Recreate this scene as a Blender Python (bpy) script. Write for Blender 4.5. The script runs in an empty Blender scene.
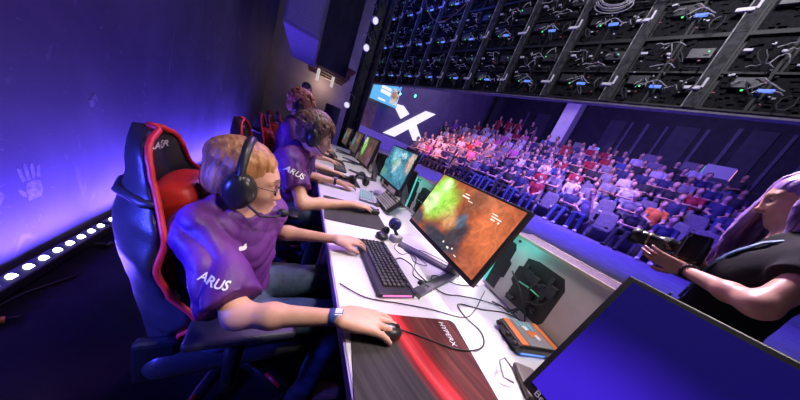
import bpy, bmesh, math, random
import numpy as np
from mathutils import Vector, Matrix, Euler
from mathutils.bvhtree import BVHTree

random.seed(7)
RNG = np.random.default_rng(11)
scene = bpy.context.scene
COL = scene.collection
PI = math.pi


def V(*a):
    return Vector(a[0] if len(a) == 1 else a)


# ------------------------------------------------------------------ materials
def new_mat(name):
    m = bpy.data.materials.new(name)
    m.use_nodes = True
    nt = m.node_tree
    b = nt.nodes['Principled BSDF']
    return m, nt, b


def mat(name, col, rough=0.5, metal=0.0, spec=0.5, var=0.0, vscale=12.0, bump=0.0, bscale=60.0,
        emit=None, estr=1.0, col2=None, sss=0.0, coat=0.0, sheen=0.0, stretch=None):
    m, nt, b = new_mat(name)
    b.inputs['Base Color'].default_value = (*col, 1)
    b.inputs['Roughness'].default_value = rough
    b.inputs['Metallic'].default_value = metal
    b.inputs['Specular IOR Level'].default_value = spec
    if coat:
        b.inputs['Coat Weight'].default_value = coat
    if sheen:
        b.inputs['Sheen Weight'].default_value = sheen
    if sss:
        b.inputs['Subsurface Weight'].default_value = sss
        b.inputs['Subsurface Radius'].default_value = (.012, .004, .002)
        b.inputs['Subsurface Scale'].default_value = 1.0
    tc = nt.nodes.new('ShaderNodeTexCoord')
    src = tc.outputs['Object']
    if stretch:
        mp = nt.nodes.new('ShaderNodeMapping')
        mp.inputs['Scale'].default_value = stretch
        nt.links.new(src, mp.inputs['Vector'])
        src = mp.outputs['Vector']
    if var or col2:
        n = nt.nodes.new('ShaderNodeTexNoise')
        n.inputs['Scale'].default_value = vscale
        n.inputs['Detail'].default_value = 5
        nt.links.new(src, n.inputs['Vector'])
        r = nt.nodes.new('ShaderNodeValToRGB')
        c2 = col2 or tuple(min(1, c * (1 + var) + .0 * var) for c in col)
        c1 = col if col2 else tuple(c * (1 - var) for c in col)
        r.color_ramp.elements[0].position = .35
        r.color_ramp.elements[1].position = .65
        r.color_ramp.elements[0].color = (*c1, 1)
        r.color_ramp.elements[1].color = (*c2, 1)
        nt.links.new(n.outputs['Fac'], r.inputs['Fac'])
        nt.links.new(r.outputs['Color'], b.inputs['Base Color'])
    if bump:
        n2 = nt.nodes.new('ShaderNodeTexNoise')
        n2.inputs['Scale'].default_value = bscale
        n2.inputs['Detail'].default_value = 4
        nt.links.new(src, n2.inputs['Vector'])
        bp = nt.nodes.new('ShaderNodeBump')
        bp.inputs['Strength'].default_value = bump
        bp.inputs['Distance'].default_value = .01
        nt.links.new(n2.outputs['Fac'], bp.inputs['Height'])
        nt.links.new(bp.outputs['Normal'], b.inputs['Normal'])
    if emit:
        b.inputs['Emission Color'].default_value = (*emit, 1)
        b.inputs['Emission Strength'].default_value = estr
    return m


def screen_mat(name, base, blobs, strength=1.0, noise=0.35, nscale=9.0, distort=0.0):
    """a lit display: soft colour blobs (y, z, ry, rz, colour, weight) in the panel's own metres plus noise"""
    m, nt, b = new_mat(name)
    N, L = nt.nodes, nt.links
    b.inputs['Base Color'].default_value = (.01, .01, .012, 1)
    b.inputs['Roughness'].default_value = .25
    tc = N.new('ShaderNodeTexCoord')
    vec = tc.outputs['Object']
    nz = N.new('ShaderNodeTexNoise')
    nz.inputs['Scale'].default_value = nscale
    nz.inputs['Detail'].default_value = 6
    nz.inputs['Distortion'].default_value = distort
    L.new(vec, nz.inputs['Vector'])
    # warp the coordinates with noise so that the shapes are irregular
    mix = N.new('ShaderNodeVectorMath'); mix.operation = 'MULTIPLY_ADD'
    L.new(nz.outputs['Color'], mix.inputs[0])
    mix.inputs[1].default_value = (0.0, .09, .09)
    L.new(vec, mix.inputs[2])
    prev = None
    for (y, z, ry, rz, c, w) in blobs:
        sub = N.new('ShaderNodeVectorMath'); sub.operation = 'SUBTRACT'
        L.new(mix.outputs[0], sub.inputs[0]); sub.inputs[1].default_value = (0, y + .045, z + .045)
        div = N.new('ShaderNodeVectorMath'); div.operation = 'DIVIDE'
        L.new(sub.outputs[0], div.inputs[0]); div.inputs[1].default_value = (1e3, ry, rz)
        ln = N.new('ShaderNodeVectorMath'); ln.operation = 'LENGTH'
        L.new(div.outputs[0], ln.inputs[0])
        mr = N.new('ShaderNodeMapRange'); mr.interpolation_type = 'SMOOTHSTEP'
        mr.inputs['From Min'].default_value = .35; mr.inputs['From Max'].default_value = 1.0
        mr.inputs['To Min'].default_value = w; mr.inputs['To Max'].default_value = 0
        L.new(ln.outputs['Value'], mr.inputs['Value'])
        mx = N.new('ShaderNodeMixRGB')
        L.new(mr.outputs[0], mx.inputs['Fac'])
        if prev is None:
            mx.inputs['Color1'].default_value = (*base, 1)
        else:
            L.new(prev, mx.inputs['Color1'])
        mx.inputs['Color2'].default_value = (*c, 1)
        prev = mx.outputs['Color']
    if noise:
        r = N.new('ShaderNodeValToRGB')
        r.color_ramp.elements[0].position = .3; r.color_ramp.elements[1].position = .7
        lo = 1 - noise
        r.color_ramp.elements[0].color = (lo, lo, lo, 1)
        r.color_ramp.elements[1].color = (1 + noise * .6,) * 3 + (1,)
        nz2 = N.new('ShaderNodeTexNoise'); nz2.inputs['Scale'].default_value = nscale * 2.6
        nz2.inputs['Detail'].default_value = 8; nz2.inputs['Distortion'].default_value = 1.2
        L.new(vec, nz2.inputs['Vector']); L.new(nz2.outputs['Fac'], r.inputs['Fac'])
        mu = N.new('ShaderNodeMixRGB'); mu.blend_type = 'MULTIPLY'; mu.inputs['Fac'].default_value = 1
        if prev is None:
            mu.inputs['Color1'].default_value = (*base, 1)
        else:
            L.new(prev, mu.inputs['Color1'])
        L.new(r.outputs['Color'], mu.inputs['Color2'])
        prev = mu.outputs['Color']
    if prev is None:
        b.inputs['Emission Color'].default_value = (*base, 1)
    else:
        L.new(prev, b.inputs['Emission Color'])
    b.inputs['Emission Strength'].default_value = strength
    return m


def glow(name, c, s):
    return mat(name, tuple(x * .3 for x in c), emit=c, estr=s)


# ------------------------------------------------------------------ objects
def link(o, parent=None):
    COL.objects.link(o)
    if parent is not None:
        o.parent = parent
    return o


def tag(o, label=None, cat=None, group=None, kind=None):
    if label: o['label'] = label
    if cat: o['category'] = cat
    if group: o['group'] = group
    if kind: o['kind'] = kind
    return o


def thing(name, label, cat, loc=(0, 0, 0), rz=0.0, group=None):
    o = bpy.data.objects.new(name, None)
    o.empty_display_size = .05
    link(o)
    o.location = loc
    o.rotation_euler = (0, 0, rz)
    return tag(o, label, cat, group)


def mesh_obj(name, me, mats, parent=None):
    if not isinstance(mats, (list, tuple)): mats = [mats]
    for m in mats: me.materials.append(m)
    return link(bpy.data.objects.new(name, me), parent)


def dup(root, loc=None, rz=None, label=None, group=None, deep=True):
    r = root.copy(); COL.objects.link(r)
    if loc is not None: r.location = loc
    if rz is not None: r.rotation_euler = (0, 0, rz)
    if label: r['label'] = label
    if group: r['group'] = group
    if deep:
        for ch in list(root.children):
            c = ch.copy(); COL.objects.link(c); c.parent = r
            for g in list(ch.children):
                d = g.copy(); COL.objects.link(d); d.parent = c
    return r


def basis(x, y=None, z=None):
    """3x3 with columns"""
    return Matrix((x, y, z)).transposed()


def look(xdir, up=(0, 0, 1)):
    x = Vector(xdir).normalized()
    y = Vector(up).cross(x)
    if y.length < 1e-5: y = Vector((0, 1, 0)).cross(x)
    y.normalize()
    return basis(x, y, x.cross(y))


class MB:
    """collects shapes into one mesh"""

    def __init__(s):
        s.bm = bmesh.new()
        s.mi = 0

    def _fin(s, faces):
        for f in faces:
            f.material_index = s.mi
        return faces

    def box(s, c, size, rot=None, bev=0.0, seg=2, taper=None):
        r = bmesh.ops.create_cube(s.bm, size=1)
        vs = r['verts']
        R = rot if rot is not None else Matrix.Identity(3)
        if not isinstance(R, Matrix): R = Euler(R).to_matrix()
        for v in vs:
            p = Vector((v.co.x * size[0], v.co.y * size[1], v.co.z * size[2]))
            if taper and v.co.z > 0:
                p.x *= taper[0]; p.y *= taper[1]
            v.co = R @ p + Vector(c)
        fs = set(f for v in vs for f in v.link_faces)
        s._fin(fs)
        if bev:
            es = list(set(e for v in vs for e in v.link_edges))
            rr = bmesh.ops.bevel(s.bm, geom=es, offset=bev, segments=seg, profile=.5, affect='EDGES')
            s._fin(rr['faces'])
        return s

    def tube(s, pts, r, n=8, cap=True, closed=False, flat=1.0):
        pts = [Vector(p) for p in pts]
        rs = r if isinstance(r, (list, tuple)) else [r] * len(pts)
        rings = []
        up = None
        m = len(pts)
        for i, p in enumerate(pts):
            if closed:
                t = pts[(i + 1) % m] - pts[i - 1]
            else:
                t = (pts[min(i + 1, m - 1)] - pts[max(i - 1, 0)])
            t.normalize()
            if up is None:
                up = Vector((0, 0, 1)) if abs(t.z) < .9 else Vector((1, 0, 0))
            a = t.cross(up)
            if a.length < 1e-6: a = t.orthogonal()
            a.normalize()
            b = a.cross(t); b.normalize(); up = b
            rings.append([s.bm.verts.new(p + (a * math.cos(2 * PI * k / n) + b * flat * math.sin(2 * PI * k / n)) * rs[i]) for k in range(n)])
        fs = []
        rng = range(m if closed else m - 1)
        for i in rng:
            A, B = rings[i], rings[(i + 1) % m]
            for k in range(n):
                fs.append(s.bm.faces.new((A[k], A[(k + 1) % n], B[(k + 1) % n], B[k])))
        if cap and not closed:
            fs.append(s.bm.faces.new(rings[0][::-1])); fs.append(s.bm.faces.new(rings[-1]))
        for f in fs: f.smooth = n > 5
        s._fin(fs)
        return s

    def cyl(s, a, b, r1, r2=None, n=16):
        return s.tube([a, b], [r1, r1 if r2 is None else r2], n)

    def lathe(s, prof, c=(0, 0, 0), n=24, rot=None):
        R = rot if rot is not None else Matrix.Identity(3)
        c = Vector(c)
        rings = []
        for (r, z) in prof:
            rings.append([s.bm.verts.new(R @ Vector((r * math.cos(2 * PI * k / n), r * math.sin(2 * PI * k / n), z)) + c) for k in range(n)])
        fs = []
        for A, B in zip(rings, rings[1:]):
            for k in range(n):
                fs.append(s.bm.faces.new((A[k], A[(k + 1) % n], B[(k + 1) % n], B[k])))
        fs.append(s.bm.faces.new(rings[0][::-1])); fs.append(s.bm.faces.new(rings[-1]))
        for f in fs[:-2]: f.smooth = True
        s._fin(fs)
        return s

    def prism(s, poly, o, ex, ey, ez, depth):
        """polygon in the (ex, ey) plane through o, thickened along ez"""
        o, ex, ey, ez = map(Vector, (o, ex, ey, ez))
        A = [s.bm.verts.new(o + ex * x + ey * y) for x, y in poly]
        B = [s.bm.verts.new(o + ex * x + ey * y + ez * depth) for x, y in poly]
        n = len(poly)
        fs = [s.bm.faces.new(A[::-1]), s.bm.faces.new(B)]
        for k in range(n):
            fs.append(s.bm.faces.new((A[k], A[(k + 1) % n], B[(k + 1) % n], B[k])))
        bmesh.ops.recalc_face_normals(s.bm, faces=fs)
        s._fin(fs)
        return s

    def sphere(s, c, r, scale=(1, 1, 1), rot=None, u=16, v=10):
        R = rot if rot is not None else Matrix.Identity(3)
        rr = bmesh.ops.create_uvsphere(s.bm, u_segments=u, v_segments=v, radius=r)
        for w in rr['verts']:
            w.co = R @ Vector((w.co.x * scale[0], w.co.y * scale[1], w.co.z * scale[2])) + Vector(c)
        fs = set(f for w in rr['verts'] for f in w.link_faces)
        for f in fs: f.smooth = True
        s._fin(fs)
        return s

    def grid(s, P, closed_u=False, smooth=True):
        """P[i][j] points -> quad sheet"""
        vs = [[s.bm.verts.new(p) for p in row] for row in P]
        fs = []
        for i in range(len(vs) - 1):
            for j in range(len(vs[0]) - 1):
                fs.append(s.bm.faces.new((vs[i][j], vs[i][j + 1], vs[i + 1][j + 1], vs[i + 1][j])))
        for f in fs: f.smooth = smooth
        s._fin(fs)
        return vs

    def build(s, name, mats, parent=None, smooth=None, subsurf=0):
        me = bpy.data.meshes.new(name)
        if smooth is not None:
            for f in s.bm.faces: f.smooth = smooth
        s.bm.to_mesh(me); s.bm.free()
        o = mesh_obj(name, me, mats, parent)
        if subsurf:
            md = o.modifiers.new('sub', 'SUBSURF'); md.levels = subsurf; md.render_levels = subsurf
        return o


def box_obj(name, c, size, m, parent=None, bev=0.0, rot=None):
    return MB().box(c, size, rot, bev).build(name, m, parent)


def struct(o):
    o['kind'] = 'structure'
    return o


# ------------------------------------------------------------------ text
def text_mesh(txt, size, shear=0.0, bold=0.0, spacing=1.0):
    cu = bpy.data.curves.new('lettering', 'FONT')
    cu.body = txt; cu.size = size; cu.align_x = 'CENTER'; cu.align_y = 'CENTER'
    cu.shear = shear; cu.offset = bold; cu.space_character = spacing
    cu.resolution_u = 3
    o = bpy.data.objects.new('lettering_tmp', cu)
    COL.objects.link(o)
    dg = bpy.context.evaluated_depsgraph_get()
    me = bpy.data.meshes.new_from_object(o.evaluated_get(dg))
    bpy.data.objects.remove(o); bpy.data.curves.remove(cu)
    return me


def text_on(name, txt, size, o, ex, ey, m, parent, depth=.0012, target=None, **kw):
    """lettering standing on a surface; with a target object every vertex is laid onto it"""
    me = text_mesh(txt, size, **kw)
    ex = Vector(ex).normalized(); ey = Vector(ey).normalized(); ez = ex.cross(ey)
    bm = bmesh.new(); bm.from_mesh(me)
    bvh = None
    if target is not None:
        bmesh.ops.triangulate(bm, faces=bm.faces[:])
        for _ in range(2):
            bmesh.ops.subdivide_edges(bm, edges=[e for e in bm.edges if e.calc_length() > size * .12], cuts=1)
            bmesh.ops.triangulate(bm, faces=bm.faces[:])
        tm = target.data
        bvh = BVHTree.FromPolygons([v.co.copy() for v in tm.vertices], [tuple(p.vertices) for p in tm.polygons])
    for v in bm.verts:
        p = Vector(o) + ex * v.co.x + ey * v.co.y
        if bvh:
            h = bvh.ray_cast(p + ez * .12, -ez, .3)
            if h[0] is not None: p = h[0] + ez * .0025
        v.co = p
    if not target:
        r = bmesh.ops.extrude_face_region(bm, geom=bm.faces[:])
        for g in r['geom']:
            if isinstance(g, bmesh.types.BMVert): g.co += ez * depth
        bmesh.ops.recalc_face_normals(bm, faces=bm.faces[:])
    bm.to_mesh(me); bm.free()
    me.materials.clear()
    return mesh_obj(name, me, m, parent)


# ------------------------------------------------------------------ soft bodies as distance fields
def surface_nets(f, org, h):
    s = f < 0
    c = np.zeros(tuple(n - 1 for n in f.shape), np.uint8)
    sl = [(slice(None, -1), slice(1, None))[b] for b in (0, 1)]
    corners = [(i, j, k) for i in (0, 1) for j in (0, 1) for k in (0, 1)]
    for (i, j, k) in corners:
        c += s[sl[i], sl[j], sl[k]]
    mixed = (c > 0) & (c < 8)
    I, J, K = np.nonzero(mixed)
    idx = np.full(c.shape, -1, np.int32)
    idx[I, J, K] = np.arange(len(I))
    vals = {q: f[I + q[0], J + q[1], K + q[2]] for q in corners}
    acc = np.zeros((len(I), 3), np.float32); cnt = np.zeros(len(I), np.float32)
    for a in corners:
        for ax in range(3):
            if a[ax] == 0:
                b = list(a); b[ax] = 1; b = tuple(b)
                va, vb = vals[a], vals[b]
                x = (va < 0) != (vb < 0)
                t = np.where(x, va / np.where(x, va - vb, 1), 0)
                p = np.zeros_like(acc)
                for q in range(3): p[:, q] = a[q]
                p[:, ax] += t
                acc += p * x[:, None]; cnt += x
    P = acc / cnt[:, None] + np.stack([I, J, K], 1)
    P = P * h + np.array(org)
    quads = []
    # edges along each axis
    for ax in range(3):
        o1, o2 = [(1, 2), (2, 0), (0, 1)][ax]
        A = s[tuple(slice(None, -1) if q == ax else slice(1, -1) for q in range(3))]
        B = s[tuple(slice(1, None) if q == ax else slice(1, -1) for q in range(3))]
        E = np.nonzero(A != B)
        base = [e.copy() for e in E]
        for q in (o1, o2): base[q] = base[q] + 1

        def cell(d1, d2):
            b = [x.copy() for x in base]
            b[o1] = b[o1] - d1; b[o2] = b[o2] - d2
            return idx[b[0], b[1], b[2]]
        q4 = np.stack([cell(1, 1), cell(0, 1), cell(0, 0), cell(1, 0)], 1)
        flip = ~A[E]
        q4[flip] = q4[flip][:, ::-1]
        quads.append(q4)
    Q = np.concatenate(quads)
    return P, Q


def np_mesh(name, P, Q, mi=None):
    me = bpy.data.meshes.new(name)
    me.vertices.add(len(P)); me.vertices.foreach_set('co', P.astype(np.float32).ravel())
    me.loops.add(len(Q) * 4); me.loops.foreach_set('vertex_index', Q.astype(np.int32).ravel())
    me.polygons.add(len(Q))
    me.polygons.foreach_set('loop_start', np.arange(0, len(Q) * 4, 4, dtype=np.int32))
    me.polygons.foreach_set('use_smooth', np.ones(len(Q), bool))
    if mi is not None: me.polygons.foreach_set('material_index', mi.astype(np.int32))
    me.update(calc_edges=True); me.validate()
    return me


class SDF:
    def __init__(s):
        s.p = []

    def cap(s, a, b, r1, r2=None, k=.02, mat=0, op='u', flat=0):
        """tapered capsule; flat=1 cuts the b end square, 2 both ends"""
        s.p.append(('c', np.array(a, float), np.array(b, float), r1, r1 if r2 is None else r2, k, mat, op, flat)); return s

    def ell(s, c, r, ax=None, k=.02, mat=0, op='u'):
        A = np.eye(3) if ax is None else np.array(ax, float)
        s.p.append(('e', np.array(c, float), np.array(r, float), A, 0, k, mat, op, 0)); return s

    def rbox(s, c, half, ax=None, r=.01, k=.01, mat=0, op='u'):
        A = np.eye(3) if ax is None else np.array(ax, float)
        s.p.append(('b', np.array(c, float), np.array(half, float), A, r, k, mat, op, 0)); return s

    def chain(s, pts, rs, k=.01, mat=0):
        for i in range(len(pts) - 1):
            s.cap(pts[i], pts[i + 1], rs[i], rs[i + 1], k, mat)
        return s

    def cut(s, pt, n):
        """removes everything on the side n points to"""
        n = np.array(n, float); n /= np.linalg.norm(n)
        s.p.append(('p', np.array(pt, float), n, 0, 0, 0, 0, 'i', 0)); return s

    def _bb(s, q):
        if q[0] == 'c':
            r = max(q[3], q[4]); return np.minimum(q[1], q[2]) - r, np.maximum(q[1], q[2]) + r
        if q[0] == 'e':
            e = np.sqrt(((q[3] * q[2][:, None]) ** 2).sum(0)); return q[1] - e, q[1] + e
        if q[0] == 'b':
            e = (np.abs(q[3]) * q[2][:, None]).sum(0) + q[4]; return q[1] - e, q[1] + e

    def field(s, h, disp=None, pad=None):
        us = [q for q in s.p if q[7] == 'u']
        bb = [s._bb(q) for q in us]
        lo = np.min([b[0] for b in bb], 0) - 4 * h; hi = np.max([b[1] for b in bb], 0) + 4 * h
        n = np.ceil((hi - lo) / h).astype(int) + 1
        ax = [(lo[i] + h * np.arange(n[i])).astype(np.float32) for i in range(3)]
        F = np.full(n, .1, np.float32); M = np.zeros(n, np.uint8); D = np.full(n, .1, np.float32)
        for q in s.p:
            k = q[5]
            if q[0] == 'p':
                X, Y, Z = np.meshgrid(*ax, indexing='ij', sparse=True)
                d = (X - q[1][0]) * q[2][0] + (Y - q[1][1]) * q[2][1] + (Z - q[1][2]) * q[2][2]
                np.maximum(F, d, out=F); continue
            a, b = s._bb(q); g = k + 3 * h + .006
            i0 = np.clip(np.floor((a - g - lo) / h).astype(int), 0, n - 1); i1 = np.clip(np.ceil((b + g - lo) / h).astype(int) + 1, 1, n)
            if np.any(i1 <= i0): continue
            S = tuple(slice(i0[i], i1[i]) for i in range(3))
            X, Y, Z = np.meshgrid(*[ax[i][S[i]] for i in range(3)], indexing='ij', sparse=True)
            x, y, z = X - np.float32(q[1][0]), Y - np.float32(q[1][1]), Z - np.float32(q[1][2])
            if q[0] == 'c':
                ba = (q[2] - q[1]).astype(np.float32); l2 = float(ba @ ba) + 1e-12
                tt = (x * ba[0] + y * ba[1] + z * ba[2]) / l2
                t = np.clip(tt, 0, 1)
                d = np.sqrt((x - ba[0] * t) ** 2 + (y - ba[1] * t) ** 2 + (z - ba[2] * t) ** 2) - (q[3] + (q[4] - q[3]) * t)
                if q[8]:
                    d = np.maximum(d, (tt - 1) * math.sqrt(l2))
                    if q[8] == 2: d = np.maximum(d, -tt * math.sqrt(l2))
            elif q[0] == 'e':
                A = q[3].astype(np.float32)
                u = [(x * A[i, 0] + y * A[i, 1] + z * A[i, 2]) for i in range(3)]
                k0 = np.sqrt(sum((u[i] / q[2][i]) ** 2 for i in range(3)))
                k1 = np.sqrt(sum((u[i] / q[2][i] ** 2) ** 2 for i in range(3))) + 1e-9
                d = k0 * (k0 - 1) / k1
            else:
                A = q[3].astype(np.float32)
                u = [np.abs(x * A[i, 0] + y * A[i, 1] + z * A[i, 2]) - q[2][i] for i in range(3)]
                d = np.sqrt(sum(np.maximum(w, 0) ** 2 for w in u)) + np.minimum(np.maximum(np.maximum(u[0], u[1]), u[2]), 0) - q[4]
            f = F[S]
            if q[7] == 'u':
                m_ = d < D[S]
                D[S] = np.where(m_, d, D[S]); M[S] = np.where(m_, q[6], M[S])
                hh = np.maximum(k - np.abs(f - d), 0) / max(k, 1e-6)
                F[S] = np.minimum(f, d) - hh * hh * k * .25
            elif q[7] == 's':
                hh = np.maximum(k - np.abs(f + d), 0) / max(k, 1e-6)
                F[S] = np.maximum(f, -d) + hh * hh * k * .25
            elif q[7] == 'm':      # paint only
                M[S] = np.where((d < 0), q[6], M[S])
        if disp is not None:
            X, Y, Z = np.meshgrid(*ax, indexing='ij', sparse=True)
            band = np.abs(F) < .05
            F = np.where(band, F + disp(X, Y, Z).astype(np.float32), F)
        F[0] = F[-1] = .1; F[:, 0] = F[:, -1] = .1; F[:, :, 0] = F[:, :, -1] = .1
        return F, M, lo

    def mesh(s, name, h, disp=None, smooth=1):
        F, M, lo = s.field(h, disp)
        P, Q = surface_nets(F, lo, h)
        cen = P[Q].mean(1)
        gi = np.clip(np.round((cen - lo) / h).astype(int), 0, np.array(F.shape) - 1)
        mi = M[gi[:, 0], gi[:, 1], gi[:, 2]]
        for _ in range(smooth):
            acc = np.zeros_like(P); cnt = np.zeros(len(P))
            for a, b in ((0, 1), (1, 2), (2, 3), (3, 0)):
                np.add.at(acc, Q[:, a], P[Q[:, b]]); np.add.at(cnt, Q[:, a], 1)
                np.add.at(acc, Q[:, b], P[Q[:, a]]); np.add.at(cnt, Q[:, b], 1)
            P = .5 * P + .5 * acc / np.maximum(cnt, 1)[:, None]
        return np_mesh(name, P, Q, mi)

    def build(s, name, h, mats, parent=None, disp=None, smooth=1):
        return mesh_obj(name, s.mesh(name, h, disp, smooth), mats, parent)


def nrm(v):
    v = np.array(v, float); return v / np.linalg.norm(v)
# ================================================================== the place
TH = math.radians(-17.6)


def H(u, v, z=0.0):
    """hall frame: u along the audience rows (away from the camera), v towards the back of the hall"""
    return Vector((u * math.sin(TH) + v * math.cos(TH), u * math.cos(TH) - v * math.sin(TH), z))


HU = Vector((math.sin(TH), math.cos(TH), 0))
HV = Vector((math.cos(TH), -math.sin(TH), 0))
HZ = Vector((0, 0, 1))
HR = basis(HU, HV, HZ)          # note: left-handed pair is fixed below
HR = basis(HV, HU * 1.0, HZ)    # columns: x->v, y->u, z->z

# ---- camera
F_PX = 219.0
pit, rol, hea = math.radians(16.5), math.radians(21.7), math.radians(29.1)
fw = Vector((math.cos(pit) * math.sin(hea), math.cos(pit) * math.cos(hea), -math.sin(pit)))
rt = Vector((math.cos(hea), -math.sin(hea), 0))
up = rt.cross(fw)
cr = rt * math.cos(rol) + up * math.sin(rol)
cu_ = -rt * math.sin(rol) + up * math.cos(rol)
cd = bpy.data.cameras.new('camera')
cam = link(bpy.data.objects.new('camera', cd))
cam.matrix_world = Matrix.Translation((0, 0, 1.25)) @ basis(cr, cu_, -fw).to_4x4()
cd.sensor_width = 36
cd.lens = F_PX / 800 * 36
cd.shift_y = 17.3 / 800
cd.clip_start = .02
scene.camera = cam

# ---- materials of the room
M = {}
M['wall'] = mat('wall_paint', (.10, .095, .115), rough=.75, spec=.15, var=.25, vscale=2.2, bump=.08, bscale=30)

def scuffed_wall():
    m, nt, b = new_mat('wall_paint'); N, L = nt.nodes, nt.links
    b.inputs['Roughness'].default_value = .75; b.inputs['Specular IOR Level'].default_value = .15
    tc = N.new('ShaderNodeTexCoord')
    fac = None
    for (sc, st, lo, hi, dist) in ((3.2, (1, 1, .55), .60, .72, 3.5), (7.5, (1, .6, 1.4), .64, .72, 5.0), (1.3, (1, 1, 1), .45, .75, .5)):
        mp = N.new('ShaderNodeMapping'); mp.inputs['Scale'].default_value = st; L.new(tc.outputs['Object'], mp.inputs['Vector'])
        n = N.new('ShaderNodeTexNoise'); n.inputs['Scale'].default_value = sc; n.inputs['Detail'].default_value = 9; n.inputs['Distortion'].default_value = dist
        L.new(mp.outputs[0], n.inputs['Vector'])
        r = N.new('ShaderNodeMapRange'); r.inputs['From Min'].default_value = lo; r.inputs['From Max'].default_value = hi; r.inputs['To Max'].default_value = .5
        L.new(n.outputs['Fac'], r.inputs['Value'])
        if fac is None: fac = r.outputs[0]
        else:
            mx = N.new('ShaderNodeMath'); mx.operation = 'MAXIMUM'; L.new(fac, mx.inputs[0]); L.new(r.outputs[0], mx.inputs[1]); fac = mx.outputs[0]
    mc = N.new('ShaderNodeMixRGB'); mc.inputs[1].default_value = (.085, .08, .10, 1); mc.inputs[2].default_value = (.19, .18, .22, 1)
    L.new(fac, mc.inputs['Fac']); L.new(mc.outputs[0], b.inputs['Base Color'])
    return m


M['wall'] = scuffed_wall()
M['smudge'] = mat('chalky_smudge', (.17, .16, .19), rough=.8, spec=.2, var=.3, vscale=40)
M['floor'] = mat('floor_dark', (.007, .0065, .009), rough=.6, spec=.25, var=.4, vscale=7, bump=.1, bscale=50)
M['carpet'] = mat('terrace_carpet', (.20, .19, .32), rough=.55, spec=.4, var=.18, vscale=5, bump=.15, bscale=160)
M['black'] = mat('matt_black', (.012, .012, .014), rough=.6)
M['dark'] = mat('dark_panel', (.03, .03, .036), rough=.55, var=.3, vscale=9)
M['ceiling'] = mat('ceiling_black', (.012, .011, .014), rough=.9)
M['hall'] = mat('hall_wall_cloth', (.028, .025, .04), rough=.85, var=.2, vscale=3)
M['slat'] = mat('acoustic_slat', (.10, .09, .15), rough=.7, var=.15, vscale=4)
M['panel'] = mat('acoustic_panel', (.05, .046, .075), rough=.8, var=.15, vscale=3)
M['pillar'] = mat('pillar_paint', (.5, .46, .6), rough=.6, var=.06, vscale=3)
M['steel'] = mat('steel', (.42, .42, .45), rough=.38, metal=.85, var=.15, vscale=20)
M['rail'] = mat('rail_aluminium', (.045, .045, .05), rough=.7, spec=.25, metal=.0, var=.6, vscale=14, bump=.1)
M['warmwood'] = mat('warm_wood', (.42, .22, .1), rough=.55, var=.3, vscale=6)
M['brownwall'] = mat('brown_wall', (.26, .18, .13), rough=.8, var=.25, vscale=3)
M['xwall'] = mat('screen_cloth', (.16, .14, .2), rough=.7, var=.1, vscale=2)
M['ledwhite'] = glow('white_light', (.85, .8, 1), 6)

# ---- floor, walls
struct(box_obj('floor', (.3, 4.5, -.05), (5.6, 17, .1), M['floor']))
wl = struct(box_obj('wall_left', (-1.17, 3.2, 2.5), (.1, 9.8, 5), M['wall']))


def handprint(y, z, rot, s, palm=1.0):
    mb = MB()
    E = [(math.cos(rot), math.sin(rot)), (-math.sin(rot), math.cos(rot))]

    def P(a, b, dx=.0005): return Vector((-1.1195 + dx, y + s * (a * E[0][0] + b * E[1][0]), z + s * (a * E[0][1] + b * E[1][1])))
    shapes = [([(-.034, -.045), (-.03, .03), (-.01, .04), (.012, .04), (.034, .028), (.036, -.02), (.018, -.05)], 0)]
    for (x0, ln, a) in ((-.03, .06, .16), (-.01, .072, .04), (.011, .066, -.06), (.031, .05, -.2)):
        c, sn = math.cos(a), math.sin(a)
        q = [(-.0075, 0), (.0075, 0), (.0068, ln), (0, ln + .008), (-.0068, ln)]
        shapes.append(([(x0 + px_ * c - py_ * sn, .046 + px_ * sn + py_ * c) for px_, py_ in q], 0))
    shapes.append(([(-.036, -.03), (-.06, .0), (-.066, .018), (-.054, .022), (-.034, -.005)], 0))
    for poly, _ in shapes:
        if palm < 1 and len(poly) == 7: poly = [(a * .8, b * .7) for a, b in poly]
        vs = [mb.bm.verts.new(P(a, b)) for a, b in poly]
        vb = [mb.bm.verts.new(P(a, b, 0.0)) for a, b in poly]
        mb.bm.faces.new(vs)
        for i in range(len(vs)): mb.bm.faces.new((vs[i], vb[i], vb[(i + 1) % len(vs)], vs[(i + 1) % len(vs)]))
    bmesh.ops.recalc_face_normals(mb.bm, faces=mb.bm.faces[:])
    return mb.build('handprint', M['smudge'], wl)


# handprints are parented to the wall, whose mesh stays in world coordinates
handprint(1.67, .40, .12, 1.15)
handprint(1.50, .41, 1.1, 1.1, .9)
handprint(2.06, .83, -.5, .5)
terr = [(2.3, -3.2), (2.3, 12.3)]
pts = [Vector((2.3, -3.2, 0)), Vector((2.3, 12.3, 0)), H(11, 8), H(11, 19), H(-5, 19), H(-5, 4)]
mb = MB(); mb.prism([(p.x, p.y) for p in pts], (0, 0, 0), (1, 0, 0), (0, 1, 0), (0, 0, 1), .8)
struct(mb.build('floor_terrace', M['carpet']))
RISE, PITCH_V = .45, .87
ROW_Z = [.8 + RISE * k for k in range(8)]
ROW_V = [9.55 + PITCH_V * k for k in range(8)]
ZP = ROW_Z[7]
mb = MB()
for k in range(1, 8):
    v0 = 9.05 + PITCH_V * k
    c = H(3.1, (v0 + 19) / 2, ROW_Z[k] - .25)
    mb.box(c, (19 - v0, 15.8, .5), HR)
struct(mb.build('floor_rake', M['carpet']))
struct(box_obj('wall_rear', H(3, 17.9, 5), (.2, 17, 9.8), M['hall'], rot=HR))
struct(box_obj('wall_side', H(11.15, 10.5, 5), (17.5, .2, 10), M['xwall'], rot=HR))
struct(box_obj('ceiling', (6, 6, 9.0), (26, 28, .2), M['ceiling']))
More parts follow.
